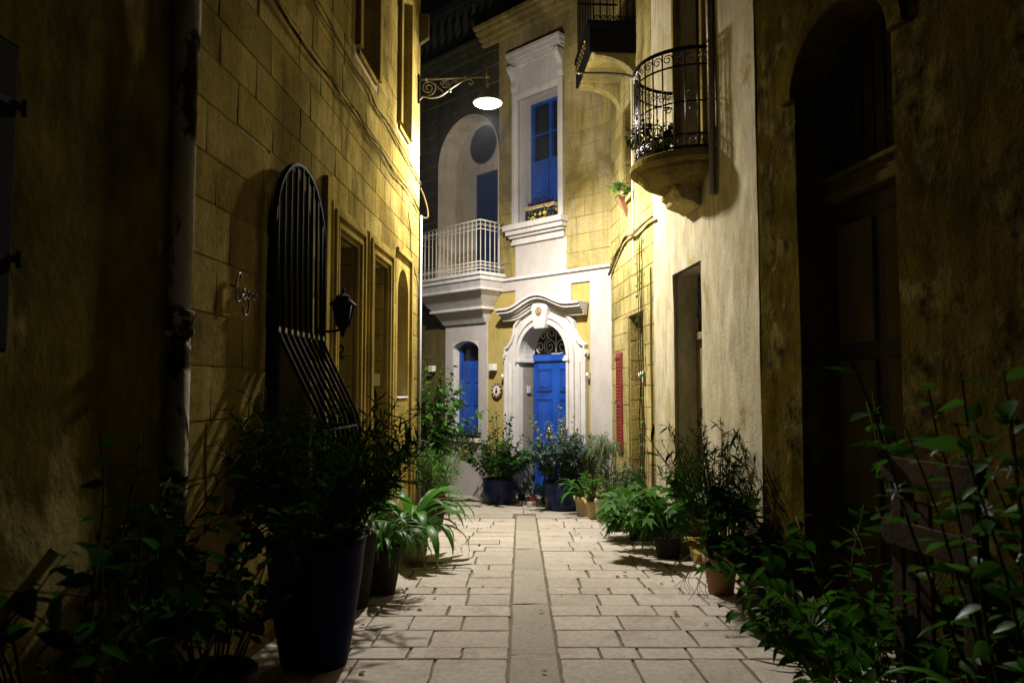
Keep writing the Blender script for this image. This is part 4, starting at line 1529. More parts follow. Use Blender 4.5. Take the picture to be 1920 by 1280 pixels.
m.build('balcony_corbel', M['lime_pale'], bb, bevel=0.015)
rr = MB()
for z, w in ((4.98, 0.020), (4.80, 0.010), (4.42, 0.009), (4.08, 0.010), (3.95, 0.014)):
    rr.tube(bow(brad, z, 28), w, 6)
rr.build('railing', M['iron'], bb, smooth=True)
nbar = 17
for i in range(nbar):
    a = PI * i / (nbar - 1)
    x, y = bc - brad * math.cos(a), -brad * math.sin(a)
    MB().tube([(x, y, 3.92), (x, y, 4.98)], 0.0095, 6).build('baluster', M['iron_worn'], bb, smooth=True)
for i in range(nbar - 1):
    a = PI * (i + 0.5) / (nbar - 1)
    m = MB()
    tx, ty = math.sin(a), -math.cos(a)
    cx, cy = bc - brad * math.cos(a), -brad * math.sin(a)
    for (zc, r0, a0, tn) in ((4.89, 0.055, 0, 1.4), (4.02, 0.055, PI, -1.4), (4.50, 0.05, 1, 1.3), (4.35, 0.045, 3, -1.3)):
        if zc in (4.5, 4.35) and i % 2:
            continue
        m.tube([(cx + tx * p[0], cy + ty * p[0], zc + p[1]) for p in spiral(0, 0, r0, 0.012, a0, tn, 14)], 0.0065, 5)
    m.build('scroll', M['iron_worn'], bb, smooth=True)
# drain pipe on the plaster house behind the balcony
o = MB().tube([rpt(uR(7.22), 0.04, 3.4), rpt(uR(7.22), 0.04, 8.5)], 0.035, 12).build('rain_pipe', M['iron_worn'], None, smooth=True)
tag(o, 'dark rain pipe beside the rounded balcony on the plaster wall', 'pipe')

# twisted dead vine stem over the stone wall
vine_pts = [rpt(0.06, 0.04, 3.42), rpt(0.5, 0.05, 3.58), rpt(1.0, 0.05, 3.72), rpt(1.5, 0.06, 3.78), rpt(2.0, 0.06, 3.72), rpt(2.6, 0.06, 3.74), rpt(3.1, 0.06, 3.72)]
t = thing('dead_vine', 'thick twisted dry vine stem crossing the limestone and plaster walls', 'vine', vine_pts[0])
base = vine_pts[0].copy()
for s in range(3):
    r_ = random.Random(60 + s)
    pp = [(p - base) + Vector((r_.uniform(-.02, .02), r_.uniform(-.02, .02), r_.uniform(-.02, .02))) for p in vine_pts]
    MB().tube(smooth_path(pp, 8), 0.024 if s == 0 else 0.014, 7, 0.010).build('stem', M['dry'], t, smooth=True)
for s in range(6):
    r_ = random.Random(70 + s)
    u = 0.3 + s * 0.4
    p0 = rpt(u, 0.04, 3.55 + 0.05 * s) - base
    p1 = rpt(u + r_.uniform(-.2, .3), 0.04, 3.4 + r_.uniform(.3, .6)) - base
    MB().tube(smooth_path([p0, (p0 + p1) / 2 + Vector((0, .05, .02)), p1], 5), 0.006, 5, 0.002).build('twig', M['dry'], t)

# ------------------------------------------------------------------ NEAR RIGHT ROUGH HOUSE
nP = math.hypot(0.166, 1)
AP = math.atan2(-1, 0.166)
PO = Vector((2.09, 6.3, 0))


def uP(Y):
    return (6.3 - Y) * nP


def ppt(u, d, z):
    return Vector((2.09 + u * 0.166 / nP - d / nP, 6.3 - u / nP - d * 0.166 / nP, z))


rh = thing('rough_stone_house', 'weathered flaking stone house nearest on the right with arched doorway', 'house', PO, AP)
pa = (uP(5.68), uP(4.56), -0.5, 4.22)
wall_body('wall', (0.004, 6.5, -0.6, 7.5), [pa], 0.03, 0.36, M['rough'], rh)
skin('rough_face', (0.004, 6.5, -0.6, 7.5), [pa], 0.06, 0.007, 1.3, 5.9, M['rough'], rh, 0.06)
MB().box(0.004, 6.5, 0.42, 4, -0.6, 7.5).build('light_block_core', M['core'], rh)
m = MB()
spandrel(m, pa[0], pa[1], 3.72, 0.46, 4.22, -0.005, 0.36, 20)
m.build('arch_head', M['rough'], rh)
m = MB()
c, a = (pa[0] + pa[1]) / 2, (pa[1] - pa[0]) / 2
m.band([(c - a * math.cos(PI * k / 24), 3.72 + 0.46 * math.sin(PI * k / 24)) for k in range(25)], [(c - (a + 0.15) * math.cos(PI * k / 24), 3.72 + 0.60 * math.sin(PI * k / 24)) for k in range(25)], -0.035, 0.05)
m.build('arch_band', M['rough'], rh, bevel=0.012)
dd = MB().box(pa[0], pa[1], 0.30, 0.36, -0.5, 2.9).build('door', M['wood_dark'], rh)
for (xa, xb) in ((pa[0] + 0.08, pa[0] + 0.50), (pa[0] + 0.63, pa[1] - 0.08)):
    for (za, zb) in ((-0.3, 0.5), (0.62, 1.7), (1.82, 2.72)):
        MB().box(xa, xb, 0.275, 0.301, za, zb).build('panel', M['wood_olive_dark'], dd, bevel=0.012)
m = MB().box(pa[0], pa[1], 0.22, 0.34, 2.9, 2.98).box(pa[0], pa[1], 0.24, 0.34, 2.98, 3.06).box(pa[0], pa[1], 0.2, 0.34, 3.06, 3.1)
m.build('transom', M['wood_olive_dark'], rh, bevel=0.01)
MB().box(pa[0], pa[1], 0.33, 0.36, 3.1, 4.2).build('fanlight', M['wood_dark'], rh)
m = MB()
for k in range(9):
    xk = pa[0] + 0.06 + k * 0.125
    m.tube([(xk, 0.28, 3.1), (xk, 0.28, 4.1)], 0.008, 5)
m.build('fanlight_bars', M['iron'], rh)

# ------------------------------------------------------------------ STREET LAMP
n_ = math.hypot(0.05, 1)
lp = wl(10.63, 5.95, 0.0)
lamp = thing('street_lamp', 'lit street lamp on scrolled iron bracket from the left house corner', 'street lamp', lp, AL)
# local: -y points into the street
L_ = 1.02
MB().box(-0.035, 0.035, -0.025, 0.0, -0.34, 0.08).build('wall_plate', M['iron'], lamp, bevel=0.004)
m = MB().tube([(0, -0.02, 0.0), (0, -L_, 0.03)], 0.016, 8)
m.lathe([(0.026, -0.03), (0.026, 0.05)], (0, -L_ + 0.0, 0.03), 10)
m.lathe([(0.022, -0.02), (0.022, 0.02)], (0, -0.12, 0.004), 8).lathe([(0.022, -0.02), (0.022, 0.02)], (0, -0.70, 0.022), 8)
m.lathe([(0.012, 0.0), (0.016, 0.02), (0.004, 0.045)], (0, -L_, 0.08), 8)
m.build('arm', M['lampiron'], lamp, smooth=True)
m = MB()
m.tube(smooth_path([(0, -0.02, -0.30), (0, -0.05, -0.27), (0, -0.09, -0.25), (0, -0.2, -0.27), (0, -0.34, -0.24), (0, -0.48, -0.14), (0, -0.62, -0.05), (0, -0.72, 0.0), (0, -0.78, -0.01), (0, -0.805, -0.05), (0, -0.775, -0.075), (0, -0.75, -0.05)], 6), 0.014, 7)
m.tube([(0, -0.155 - p[0], -0.12 + p[1]) for p in spiral(0, 0, 0.115, 0.02, -PI / 2, 2.0, 40)], 0.012, 6)
m.tube([(0, -0.40 - p[0], -0.075 + p[1]) for p in spiral(0, 0, 0.07, 0.015, PI, -1.7, 30)], 0.010, 6)
m.tube([(0, -0.565 - p[0], -0.03 + p[1]) for p in spiral(0, 0, 0.035, 0.01, PI, -1.4, 20)], 0.008, 6)
m.tube(smooth_path([(0, -0.24, -0.05), (0, -0.30, -0.12), (0, -0.36, -0.17), (0, -0.38, -0.21)], 5), 0.010, 6)
m.tube(smooth_path([(0, -0.46, -0.14), (0, -0.48, -0.07), (0, -0.53, -0.01)], 5), 0.009, 6)
m.tube([(0, -0.46, -0.155), (0, -0.48, -0.19)], 0.012, 6, 0.016)
m.build('scrollwork', M['lampiron'], lamp, smooth=True)
m = MB().tube([(0, -L_, 0.0), (0, -L_, -0.20)], 0.018, 8)
m.build('drop_stem', M['lampiron'], lamp, smooth=True)
m = MB().lathe([(0.03, -0.14), (0.05, -0.17), (0.10, -0.22), (0.13, -0.26), (0.175, -0.31), (0.212, -0.345), (0.216, -0.36), (0.20, -0.362)], (0, -L_, 0), 36)
shade = m.build('lamp_shade', M['lampiron'], lamp, smooth=True)
m = MB().lathe([(0.196, -0.362), (0.193, -0.372), (0.155, -0.392), (0.09, -0.405), (0.001, -0.408)], (0, -L_, 0), 36)
m.build('lens', M['lens'], lamp, smooth=True)
ld_ = bpy.data.lights.new('lamp_light', 'SPOT')
ld_.energy = LAMP_W
ld_.color = (1.0, 0.94, 0.87)
ld_.spot_size = R(178)
ld_.spot_blend = 0.7
ld_.shadow_soft_size = 0.10
lo_ = bpy.data.objects.new('lamp_light', ld_)
COL.objects.link(lo_)
lo_.parent = lamp
lo_.location = (0, -L_, -0.55)
# extra point light added below the lens to lift the upper facade
lg_ = bpy.data.lights.new('lamp_fill', 'POINT')
lg_.energy = LAMP_W * 0.13
lg_.color = ld_.color
lg_.shadow_soft_size = 0.10
lg2 = bpy.data.objects.new('lamp_fill', lg_)
COL.objects.link(lg2)
lg2.parent = lamp
lg2.location = (0, -L_, -0.60)

# ------------------------------------------------------------------ PLANTS
def leaf_tpl(prof, fold=0.25, droop=0.2, n=None):
    "leaf of unit length along +Y; prof = [(t, half width)]; folded along the midrib and drooping"
    v, f = [], []
    for (t, w) in prof:
        z = -droop * t * t
        v += [(-w, t, z + fold * w), (0, t, z), (w, t, z + fold * w)]
    for i in range(len(prof) - 1):
        a = i * 3
        f += [(a, a + 1, a + 4, a + 3), (a + 1, a + 2, a + 5, a + 4)]
    return v, f


LANCE = leaf_tpl([(0, .012), (.2, .06), (.45, .085), (.75, .055), (1, .004)], .3, .18)
NARROW = leaf_tpl([(0, .01), (.3, .04), (.6, .042), (1, .003)], .3, .25)
OVATE = leaf_tpl([(0, .02), (.15, .2), (.38, .29), (.68, .19), (.88, .07), (1, .005)], .25, .2)
ROUND = leaf_tpl([(0, .05), (.2, .33), (.5, .42), (.8, .26), (1, .02)], .2, .1)
STRAP = leaf_tpl([(0, .03), (.15, .045), (.35, .055), (.55, .052), (.75, .04), (.9, .022), (1, .003)], .35, .0)


def lobed():
    "palmate leaf with pointed lobes"
    v = [(0, 0, 0)]
    f = []
    ang = [-150, -118, -85, -62, -35, -18, 0, 18, 35, 62, 85, 118, 150]
    rad = [.35, .22, .62, .34, .85, .45, 1.0, .45, .85, .34, .62, .22, .35]
    for a, r in zip(ang, rad):
        w = R(90 - a)
        v.append((r * .8 * math.cos(w), .15 + r * .8 * math.sin(w), -.18 * r * r + (0.05 if r < .5 else 0)))
    for i in range(1, len(v) - 1):
        f.append((0, i + 1, i))
    return v, f


LOBED = lobed()


def fern_tpl():
    "frond: arching midrib with paired leaflets"
    v, f = [], []
    for k in range(14):
        t = k / 13
        z = .25 * math.sin(t * PI * .6) - .45 * t * t
        w = .26 * math.sin(PI * min(1, t * .9 + .12)) * (1 - .25 * t)
        for s in (-1, 1):
            b = len(v)
            v += [(0, t - .012, z), (0, t + .026, z), (s * w, t + .09, z - .05), (s * w * .6, t + .022, z + .01)]
            f.append((b, b + 1, b + 2, b + 3) if s > 0 else (b + 3, b + 2, b + 1, b))
    return v, f


FERN = fern_tpl()


def frame_mat(pos, d, up, s, roll=0.0, sw=1.0):
    y = Vector(d).normalized()
    x = y.cross(Vector(up))
    if x.length < 1e-3:
        x = y.cross(Vector((1, 0, 0.1)))
    x.normalize()
    z = x.cross(y)
    m = Matrix((x * sw, y, z)).transposed().to_4x4()
    return Matrix.Translation(pos) @ m @ Matrix.Rotation(roll, 4, 'Y') @ Matrix.Scale(s, 4)


def stems_and_leaves(n, h, spread, seed, start=0.3, nl=14, leaf=0.08, angle=55, droop=0.15, r0=0.05, bend=0.25, wob=0.05, hvar=0.35, whorl=False, branch=0, lean=(0, 0), size_var=0.35, pts=8):
    r_ = random.Random(seed)
    stems, leaves = [], []

    def one(base, dir0, length, rad, lv):
        p = Vector(base)
        d = Vector(dir0).normalized()
        path = [p.copy()]
        side = Vector((r_.uniform(-1, 1), r_.uniform(-1, 1), 0))
        for i in range(pts):
            out = Vector((d.x, d.y, 0))
            d = (d + out * bend * .12 + side * wob * r_.uniform(-.6, 1) + Vector((r_.uniform(-wob, wob), r_.uniform(-wob, wob), 0)) - Vector((0, 0, bend * .06 * i / pts))).normalized()
            p = p + d * (length / pts)
            path.append(p.copy())
        stems.append((path, rad))
        az = r_.uniform(0, 6.28)
        for k in range(lv):
            t = start + (1 - start) * (k + r_.uniform(0, .7)) / lv
            if whorl:
                t = 1 - (1 - start) * (r_.random() ** 2.2)
            t = min(t, 1.0)
            q = t * pts
            i = min(int(q), pts - 1)
            pos = path[i].lerp(path[i + 1], q - i)
            sd = (path[i + 1] - path[i]).normalized()
            az += 2.4 + r_.uniform(-.4, .4)
            a = Vector((math.cos(az), math.sin(az), 0))
            a = (a - sd * a.dot(sd))
            if a.length < .01:
                continue
            a.normalize()
            w = R(angle * r_.uniform(.6, 1.25))
            d2 = sd * math.cos(w) + a * math.sin(w)
            d2.z -= droop * r_.uniform(.3, 1.6)
            leaves.append((pos, d2.normalized(), (Vector((0, 0, 1)) + a * .2 + Vector((r_.uniform(-.4, .4), r_.uniform(-.4, .4), 0))), leaf * r_.uniform(1 - size_var, 1 + size_var), r_.uniform(-.5, .5)))
        return path

    for s in range(n):
        w = r_.uniform(0, 6.283)
        tilt = spread * math.sqrt(r_.random())
        dir0 = (math.sin(tilt) * math.cos(w) + lean[0], math.sin(tilt) * math.sin(w) + lean[1], math.cos(tilt))
        rb = r0 * math.sqrt(r_.random())
        L = h * r_.uniform(1 - hvar, 1.0)
        path = one((rb * math.cos(w), rb * math.sin(w), 0), dir0, L, 0.0035 + L * 0.0035, nl)
        for b in range(branch):
            t = r_.uniform(.25, .8)
            i = int(t * pts)
            bw = r_.uniform(0, 6.283)
            sd = (path[i + 1] - path[i]).normalized()
            bd = sd * .7 + Vector((math.cos(bw), math.sin(bw), .1)) * .8
            one(path[i], bd, L * r_.uniform(.2, .45), 0.003 + L * .0012, max(3, nl // 2))
    return stems, leaves


def put_stems(stems, mat, parent, off=Vector((0, 0, 0)), scale_r=1.0):
    if not stems:
        return
    m = MB()
    for path, rad in stems:
        m.tube([p + off for p in path], rad * scale_r, 5, rad * .35 * scale_r)
    return m.build('stem', mat, parent, smooth=True)


def put_leaves(leaves, T, mat, parent, off=Vector((0, 0, 0)), single=False, name='leaf', sw=1.0):
    if single:
        me = MB()
        me.v, me.f = list(T[0]), list(T[1])
        mesh = me.mesh('leaf', mat, True)
        for (p, d, up, s, roll) in leaves[:300]:
            link(name, mesh, parent, frame_mat(p + off, d, up, s, roll, sw))
        leaves = leaves[300:]
        if not leaves:
            return
    m = MB()
    for (p, d, up, s, roll) in leaves:
        m.tpl(T, frame_mat(p + off, d, up, s, roll, sw))
    return m.build('foliage', mat, parent, smooth=True, kind='stuff')


def pot(t, style, r, h, mat):
    if style == 'tall':
        prof = [(r * .62, 0), (r * .66, h * .04), (r * .80, h * .35), (r * .93, h * .72), (r * .99, h * .94), (r, h * .955), (r, h), (r * .9, h), (r * .88, h * .9)]
    elif style == 'round':
        prof = [(r * .62, 0), (r * .70, h * .05), (r * .90, h * .3), (r, h * .62), (r * .97, h * .88), (r * 1.02, h * .93), (r * 1.02, h), (r * .92, h), (r * .88, h * .9)]
    elif style == 'square':
        prof = [(r * .8, 0), (r * .86, h * .1), (r, h * .85), (r * 1.06, h * .87), (r * 1.06, h), (r * .94, h), (r * .9, h * .9)]
    else:
        prof = [(r * .68, 0), (r * .88, h * .76), (r * .89, h * .77), (r, h * .78), (r * 1.02, h), (r * .9, h), (r * .86, h * .9)]
    m = MB().lathe(prof, (0, 0, 0), 4 if style == 'square' else 32)
    o = m.build('pot', M[mat], t, smooth=(style != 'square'), bevel=0.008 if style == 'square' else 0)
    if style == 'square':
        o.rotation_euler = (0, 0, R(30))
    MB().lathe([(r * .86, h * .86), (r * .5, h * .9), (0.01, h * .91)], (0, 0, 0), 16).build('soil', M['soil'], t)
    return h * .9


def plant(name, label, x, y, T, mat, style=None, r=.2, ph=.3, potmat='terracotta', stemmat='bark', single=False, group=None, z=None, dz=0.0, sw=1.0, cat='plant', **kw):
    t = thing(name, label, cat, (x, y, gz(y) if z is None else z), 0, group)
    top = pot(t, style, r, ph, potmat) if style else dz
    st, lv = stems_and_leaves(**kw)
    off = Vector((0, 0, top))
    put_stems(st, M[stemmat], t, off)
    put_leaves(lv, T, M[mat], t, off, single, sw=sw)
    return t


def strap_leaves(t, n, L, width, mat, seed, top, rise=(.5, 1.2), fall=1.0, r0=.04, az=None):
    "arching strap leaves, each one an object"
    r_ = random.Random(seed)
    var = []
    for q in range(4):
        v, f = [], []
        up = rise[0] + (rise[1] - rise[0]) * q / 3
        segs = 9
        p = Vector((0, 0, 0))
        a = up
        for i in range(segs + 1):
            tt = i / segs
            w = width * (0.35 + 1.3 * tt if tt < .5 else (1.0 if tt < .7 else max(.03, (1 - tt) / .3)))
            w = min(w, width)
            v += [(-w, p.y, p.z + w * .35), (0, p.y, p.z), (w, p.y, p.z + w * .35)]
            p = p + Vector((0, math.cos(a), math.sin(a))) / segs
            a -= fall * (.12 + .30 * tt)
        for i in range(segs):
            b = i * 3
            f += [(b, b + 1, b + 4, b + 3), (b + 1, b + 2, b + 5, b + 4)]
        m = MB()
        m.v, m.f = v, f
        var.append(m.mesh('leaf', mat, True))
    for k in range(n):
        w = (r_.uniform(0, 6.283) if az is None else r_.uniform(*az))
        link('leaf', r_.choice(var), t, Matrix.Translation((r0 * math.cos(w), r0 * math.sin(w), top)) @ Matrix.Rotation(w - PI / 2, 4, 'Z') @ Matrix.Rotation(r_.uniform(-.2, .25), 4, 'X') @ Matrix.Scale(L * r_.uniform(.65, 1.1), 4))


PP = 'potted_plant'
# --- left row, from the camera into the lane
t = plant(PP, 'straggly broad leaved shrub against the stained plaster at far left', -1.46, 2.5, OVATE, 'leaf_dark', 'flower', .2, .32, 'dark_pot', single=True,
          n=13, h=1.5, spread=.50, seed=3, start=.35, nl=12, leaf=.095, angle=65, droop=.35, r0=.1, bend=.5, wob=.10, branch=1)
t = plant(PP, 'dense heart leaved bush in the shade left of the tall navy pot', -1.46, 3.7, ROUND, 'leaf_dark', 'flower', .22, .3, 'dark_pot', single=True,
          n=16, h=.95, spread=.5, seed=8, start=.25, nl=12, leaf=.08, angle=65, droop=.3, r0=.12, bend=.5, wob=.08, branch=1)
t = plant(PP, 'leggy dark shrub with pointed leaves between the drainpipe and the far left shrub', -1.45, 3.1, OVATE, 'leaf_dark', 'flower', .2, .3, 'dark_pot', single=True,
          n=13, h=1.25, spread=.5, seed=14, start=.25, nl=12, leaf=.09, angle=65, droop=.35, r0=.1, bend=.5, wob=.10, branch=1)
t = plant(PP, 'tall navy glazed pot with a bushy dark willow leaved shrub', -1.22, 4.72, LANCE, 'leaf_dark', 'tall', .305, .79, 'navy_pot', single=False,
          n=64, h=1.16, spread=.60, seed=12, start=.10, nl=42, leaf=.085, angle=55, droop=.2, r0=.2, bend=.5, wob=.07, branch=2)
t = plant(PP, 'oleander like shrub with long pointed leaves behind the tall navy pot', -1.30, 6.15, LANCE, 'leaf_dark', 'tall', .2, .6, 'dark_pot', single=True,
          n=30, h=1.25, spread=.55, seed=17, start=.25, nl=18, leaf=.19, angle=62, droop=.15, r0=.1, bend=.35, wob=.06)
t = thing(PP, 'spider plant with thin drooping leaves beside the tall navy pot', 'plant', (-1.13, 6.6, gz(6.6)))
top = pot(t, 'tall', .17, .42, 'dark_pot')
strap_leaves(t, 120, .60, .022, M['leaf_mid'], 5, top, (.7, 1.35), 1.5, .05)
t = thing(PP, 'broad strap leaved plant spilling onto the paving in a tan pot', 'plant', (-1.08, 8.1, gz(8.1)))
top = pot(t, 'flower', .21, .36, 'tan_pot')
strap_leaves(t, 60, .86, .055, M['leaf_bright'], 6, top, (.5, 1.3), 1.15, .06)
t = thing('dry_trailing_stems', 'dry trailing stems lying across the paving below the strap leaved plant', 'stems', (-0.95, 7.8, gz(7.8)))
for s in range(12):
    r_ = random.Random(300 + s)
    a = r_.uniform(-.3, .5)
    L = r_.uniform(.2, .55)
    pp = [Vector((-.1 + r_.uniform(-.05, .05), r_.uniform(-.15, .15), .02))]
    for k in range(1, 6):
        pp.append(pp[0] + Vector((L * k / 5, a * L * k / 5 + r_.uniform(-.03, .03), r_.uniform(.005, .03) - .0)))
    MB().tube(smooth_path(pp, 4), .006, 5, .002).build('stem', M['dry'], t)
MB().tube(smooth_path([(.25, -.1, .02), (.42, -.18, .05), (.55, -.28, .06), (.58, -.5, .03), (.60, -.75, .02)], 5), .0045, 5, .002).build('stem', M['bark'], t)
t = plant(PP, 'slender upright shrub with thin grassy leaves at the left house corner', -1.12, 10.6, LANCE, 'leaf_mid', 'flower', .2, .3, 'dark_pot', 'dry', single=False,
          n=30, h=1.05, spread=.35, seed=23, start=.25, nl=22, leaf=.11, angle=45, droop=.2, r0=.12, bend=.3, wob=.06)
t = plant(PP, 'tall ficus with small ovate leaves beside the small blue window', -1.40, 13.0, OVATE, 'leaf_bright', 'round', .25, .4, 'dark_pot', single=False,
          n=30, h=2.3, spread=.22, seed=29, start=.12, nl=34, leaf=.12, angle=70, droop=.4, r0=.14, bend=.25, wob=.07, branch=1)
t = plant(PP, 'leafy low bush below the tall ficus at the far left', -1.28, 12.3, LANCE, 'leaf_bright', 'flower', .22, .28, 'terracotta', 'dry', single=False,
          n=34, h=.85, spread=.6, seed=31, start=.2, nl=20, leaf=.12, angle=55, droop=.25, r0=.14, bend=.5, wob=.07)
# --- in front of the far house
t = plant(PP, 'bushy shrub in round navy pot left of the blue door', -0.245, 13.72, OVATE, 'leaf_dark', 'round', .29, .48, 'blue_pot', single=False,
          n=44, h=1.0, spread=.80, seed=37, start=.15, nl=24, leaf=.075, angle=65, droop=.2, r0=.2, bend=.5, wob=.08, branch=2)
st, lv = stems_and_leaves(n=7, h=1.35, spread=.16, seed=38, start=.35, nl=26, leaf=.075, angle=65, droop=.15, r0=.08, wob=.05)
put_stems(st, M['bark'], t, Vector((.05, 0, .43)))
put_leaves(lv, OVATE, M['leaf_dark'], t, Vector((.05, 0, .43)))
t = plant(PP, 'blue green shrub in round navy pot right of the blue door', 0.86, 12.78, OVATE, 'leaf_blue', 'round', .33, .50, 'blue_pot', single=False,
          n=50, h=1.0, spread=.58, seed=41, start=.12, nl=26, leaf=.075, angle=65, droop=.2, r0=.22, bend=.4, wob=.08, branch=2)
st, lv = stems_and_leaves(n=12, h=1.42, spread=.34, seed=42, start=.55, nl=20, leaf=.06, angle=70, droop=.1, r0=.12, wob=.05)
put_stems(st, M['greenstem'], t, Vector((0, 0, .45)))
put_leaves(lv, OVATE, M['leaf_yellow'], t, Vector((0, 0, .45)))
st, lv = stems_and_leaves(n=8, h=.9, spread=.5, seed=43, start=.75, nl=1, leaf=.05, angle=70, droop=.1, r0=.12, wob=.05)
put_leaves(lv, ROUND, M['petal_blue'], t, Vector((0, 0, .45)), True, 'flower')
SZ = -0.5951
for k, (du, col_, lab, lm) in enumerate(((1.66, 'dark_pot', 'small dark pot of green herbs at the left end of the door step', 'leaf_mid'),
                                        (1.93, 'red_pot', 'small bright red pot of herbs on the door step', 'leaf_bright'),
                                        (2.20, 'dark_pot', 'small dark pot with feathery leaves on the door step beside the red pot', 'leaf_mid'))):
    p = fpt(du, .27, SZ)
    t = plant(PP, lab, p.x, p.y, OVATE, lm, 'flower', .075 if k != 1 else .068, .13, col_, 'greenstem', z=SZ, n=16, h=.30, spread=.7, seed=50 + k, start=.2, nl=12, leaf=.05, angle=60, droop=.2, r0=.04, bend=.4)
t = plant(PP, 'tall stems with a fading leafy head right of the blue door', 1.33, 12.62, LANCE, 'leaf_grey', 'flower', .18, .25, 'terracotta', 'greenstem',
          n=16, h=1.22, spread=.24, seed=55, start=.3, nl=20, leaf=.10, angle=50, droop=.3, r0=.1, bend=.3, wob=.06)
t = thing(PP, 'glossy strap leaved plant in a ribbed tan pot near the blue pot', 'plant', (1.17, 12.0, gz(12.0)))
top = pot(t, 'flower', .19, .33, 'tan_pot')
strap_leaves(t, 26, .62, .05, M['leaf_bright'], 61, top, (.5, 1.3), 1.2, .05)
t = plant(PP, 'bright yellow green bush in a tan pot by the cream pot', 1.30, 11.65, OVATE, 'leaf_bright', 'flower', .19, .30, 'tan_pot', 'greenstem',
          n=26, h=.48, spread=.6, seed=63, start=.15, nl=20, leaf=.06, angle=60, droop=.1, r0=.1)
t = thing(PP, 'papyrus with drooping thread heads in a cream square pot', 'plant', (1.44, 11.35, gz(11.35)))
top = pot(t, 'square', .24, .36, 'cream_pot')
r_ = random.Random(66)
stp, lvp = [], []
for k in range(26):
    a, q = r_.uniform(0, 6.283), r_.uniform(0, .30)
    tip = Vector((q * math.cos(a) - .08, q * math.sin(a), r_.uniform(.78, .98)))
    path = [Vector((q * .3 * math.cos(a), q * .3 * math.sin(a), 0)), tip * .5 + Vector((0, 0, .06)), tip]
    stp.append((smooth_path(path, 4), .004))
    for j in range(16):
        w = r_.uniform(0, 6.283)
        lvp.append((tip, Vector((math.cos(w), math.sin(w), -.15)), Vector((0, 0, 1)), r_.uniform(.12, .24), 0))
put_stems(stp, M['greenstem'], t, Vector((0, 0, top)))
put_leaves(lvp, leaf_tpl([(0, .012), (.25, .02), (.5, .02), (.75, .016), (1, .004)], .2, .85), M['leaf_grey'], t, Vector((0, 0, top)))
st, lv = stems_and_leaves(n=24, h=.36, spread=.9, seed=67, start=.2, nl=14, leaf=.05, angle=60, droop=.2, r0=.14)
put_leaves(lv, OVATE, M['leaf_yellow'], t, Vector((0, 0, top)))
t = plant(PP, 'greyish bush with fine leaves in front of the corner doorway', 1.72, 10.7, OVATE, 'leaf_grey', 'flower', .2, .3, 'terracotta',
          n=34, h=.66, spread=.5, seed=71, start=.15, nl=24, leaf=.05, angle=60, droop=.1, r0=.15, branch=2)
t = plant(PP, 'branching plant with long olive leaves right of the cream square pot', 1.42, 10.4, LANCE, 'leaf_grey', 'flower', .15, .22, 'terracotta',
          n=9, h=1.05, spread=.32, seed=73, start=.35, nl=9, leaf=.15, angle=60, droop=.2, r0=.05, bend=.35)
# --- right row towards the camera
t = plant(PP, 'bright green ferny mound on the right of the lane', 1.62, 9.6, FERN, 'leaf_bright', 'flower', .17, .22, 'dark_pot', 'greenstem',
          n=110, h=.48, spread=1.2, seed=79, start=.45, nl=7, leaf=.17, angle=50, droop=.2, r0=.14)
t = plant(PP, 'low plant with large lobed leaves leaning into the lane', 1.72, 8.35, LOBED, 'leaf_mid', 'flower', .17, .26, 'dark_pot', 'greenstem', single=True,
          n=34, h=.80, spread=1.0, seed=83, start=.6, nl=4, leaf=.25, angle=60, droop=.5, r0=.1, bend=.7, lean=(-.35, -.1))
t = plant(PP, 'tall feathery oleander in a terracotta pot on the right', 1.82, 6.62, LANCE, 'leaf_dark', 'flower', .155, .33, 'terracotta', single=False,
          n=44, h=1.28, spread=.44, seed=89, start=.3, nl=26, leaf=.085, angle=50, droop=.15, r0=.1, bend=.4, wob=.06, branch=1)
st, lv = stems_and_leaves(n=9, h=1.42, spread=.42, seed=90, start=.5, nl=9, leaf=.15, angle=55, droop=.2, r0=.1, bend=.5)
put_stems(st, M['bark'], t, Vector((0, 0, .3)))
put_leaves(lv, LANCE, M['leaf_dark'], t, Vector((0, 0, .3)), True)
for k in range(10):
    r_ = random.Random(400 + k)
    a = r_.uniform(2.3, 4.2)
    q = r_.uniform(.2, .5)
    MB().tube(smooth_path([(0.1 * math.cos(a), .1 * math.sin(a), .32), (q * .6 * math.cos(a), q * .6 * math.sin(a), .30), (q * math.cos(a), q * math.sin(a), .12), (q * 1.05 * math.cos(a) + r_.uniform(-.1, .1), q * 1.05 * math.sin(a), .01)], 5), .004, 5, .002).build('runner', M['dry'], t)
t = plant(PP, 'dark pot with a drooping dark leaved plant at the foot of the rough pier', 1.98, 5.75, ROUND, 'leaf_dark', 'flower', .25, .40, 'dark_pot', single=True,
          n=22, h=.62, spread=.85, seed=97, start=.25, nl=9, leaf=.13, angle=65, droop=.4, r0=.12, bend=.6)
st, lv = stems_and_leaves(n=1, h=.98, spread=.05, seed=98, start=.72, nl=10, leaf=.2, angle=75, droop=.9, r0=.02, wob=.03)
put_stems(st, M['bark'], t, Vector((-.22, .1, .35)), 1.4)
put_leaves(lv, LOBED, M['leaf_dark'], t, Vector((-.22, .1, .35)), True)
t = thing(PP, 'spiky rosette with grey striped leaves in front of the arched doorway', 'plant', (1.88, 4.85, gz(4.85)))
top = pot(t, 'flower', .15, .2, 'dark_pot')
strap_leaves(t, 34, .48, .035, M['leaf_grey'], 101, top, (.35, 1.2), .9, .04)
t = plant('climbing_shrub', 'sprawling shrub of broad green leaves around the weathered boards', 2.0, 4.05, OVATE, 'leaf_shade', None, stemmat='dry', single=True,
          n=24, h=1.15, spread=.8, seed=103, start=.2, nl=14, leaf=.115, angle=65, droop=.35, r0=.25, bend=.6, wob=.10, branch=1, lean=(-.05, .1), cat='shrub')
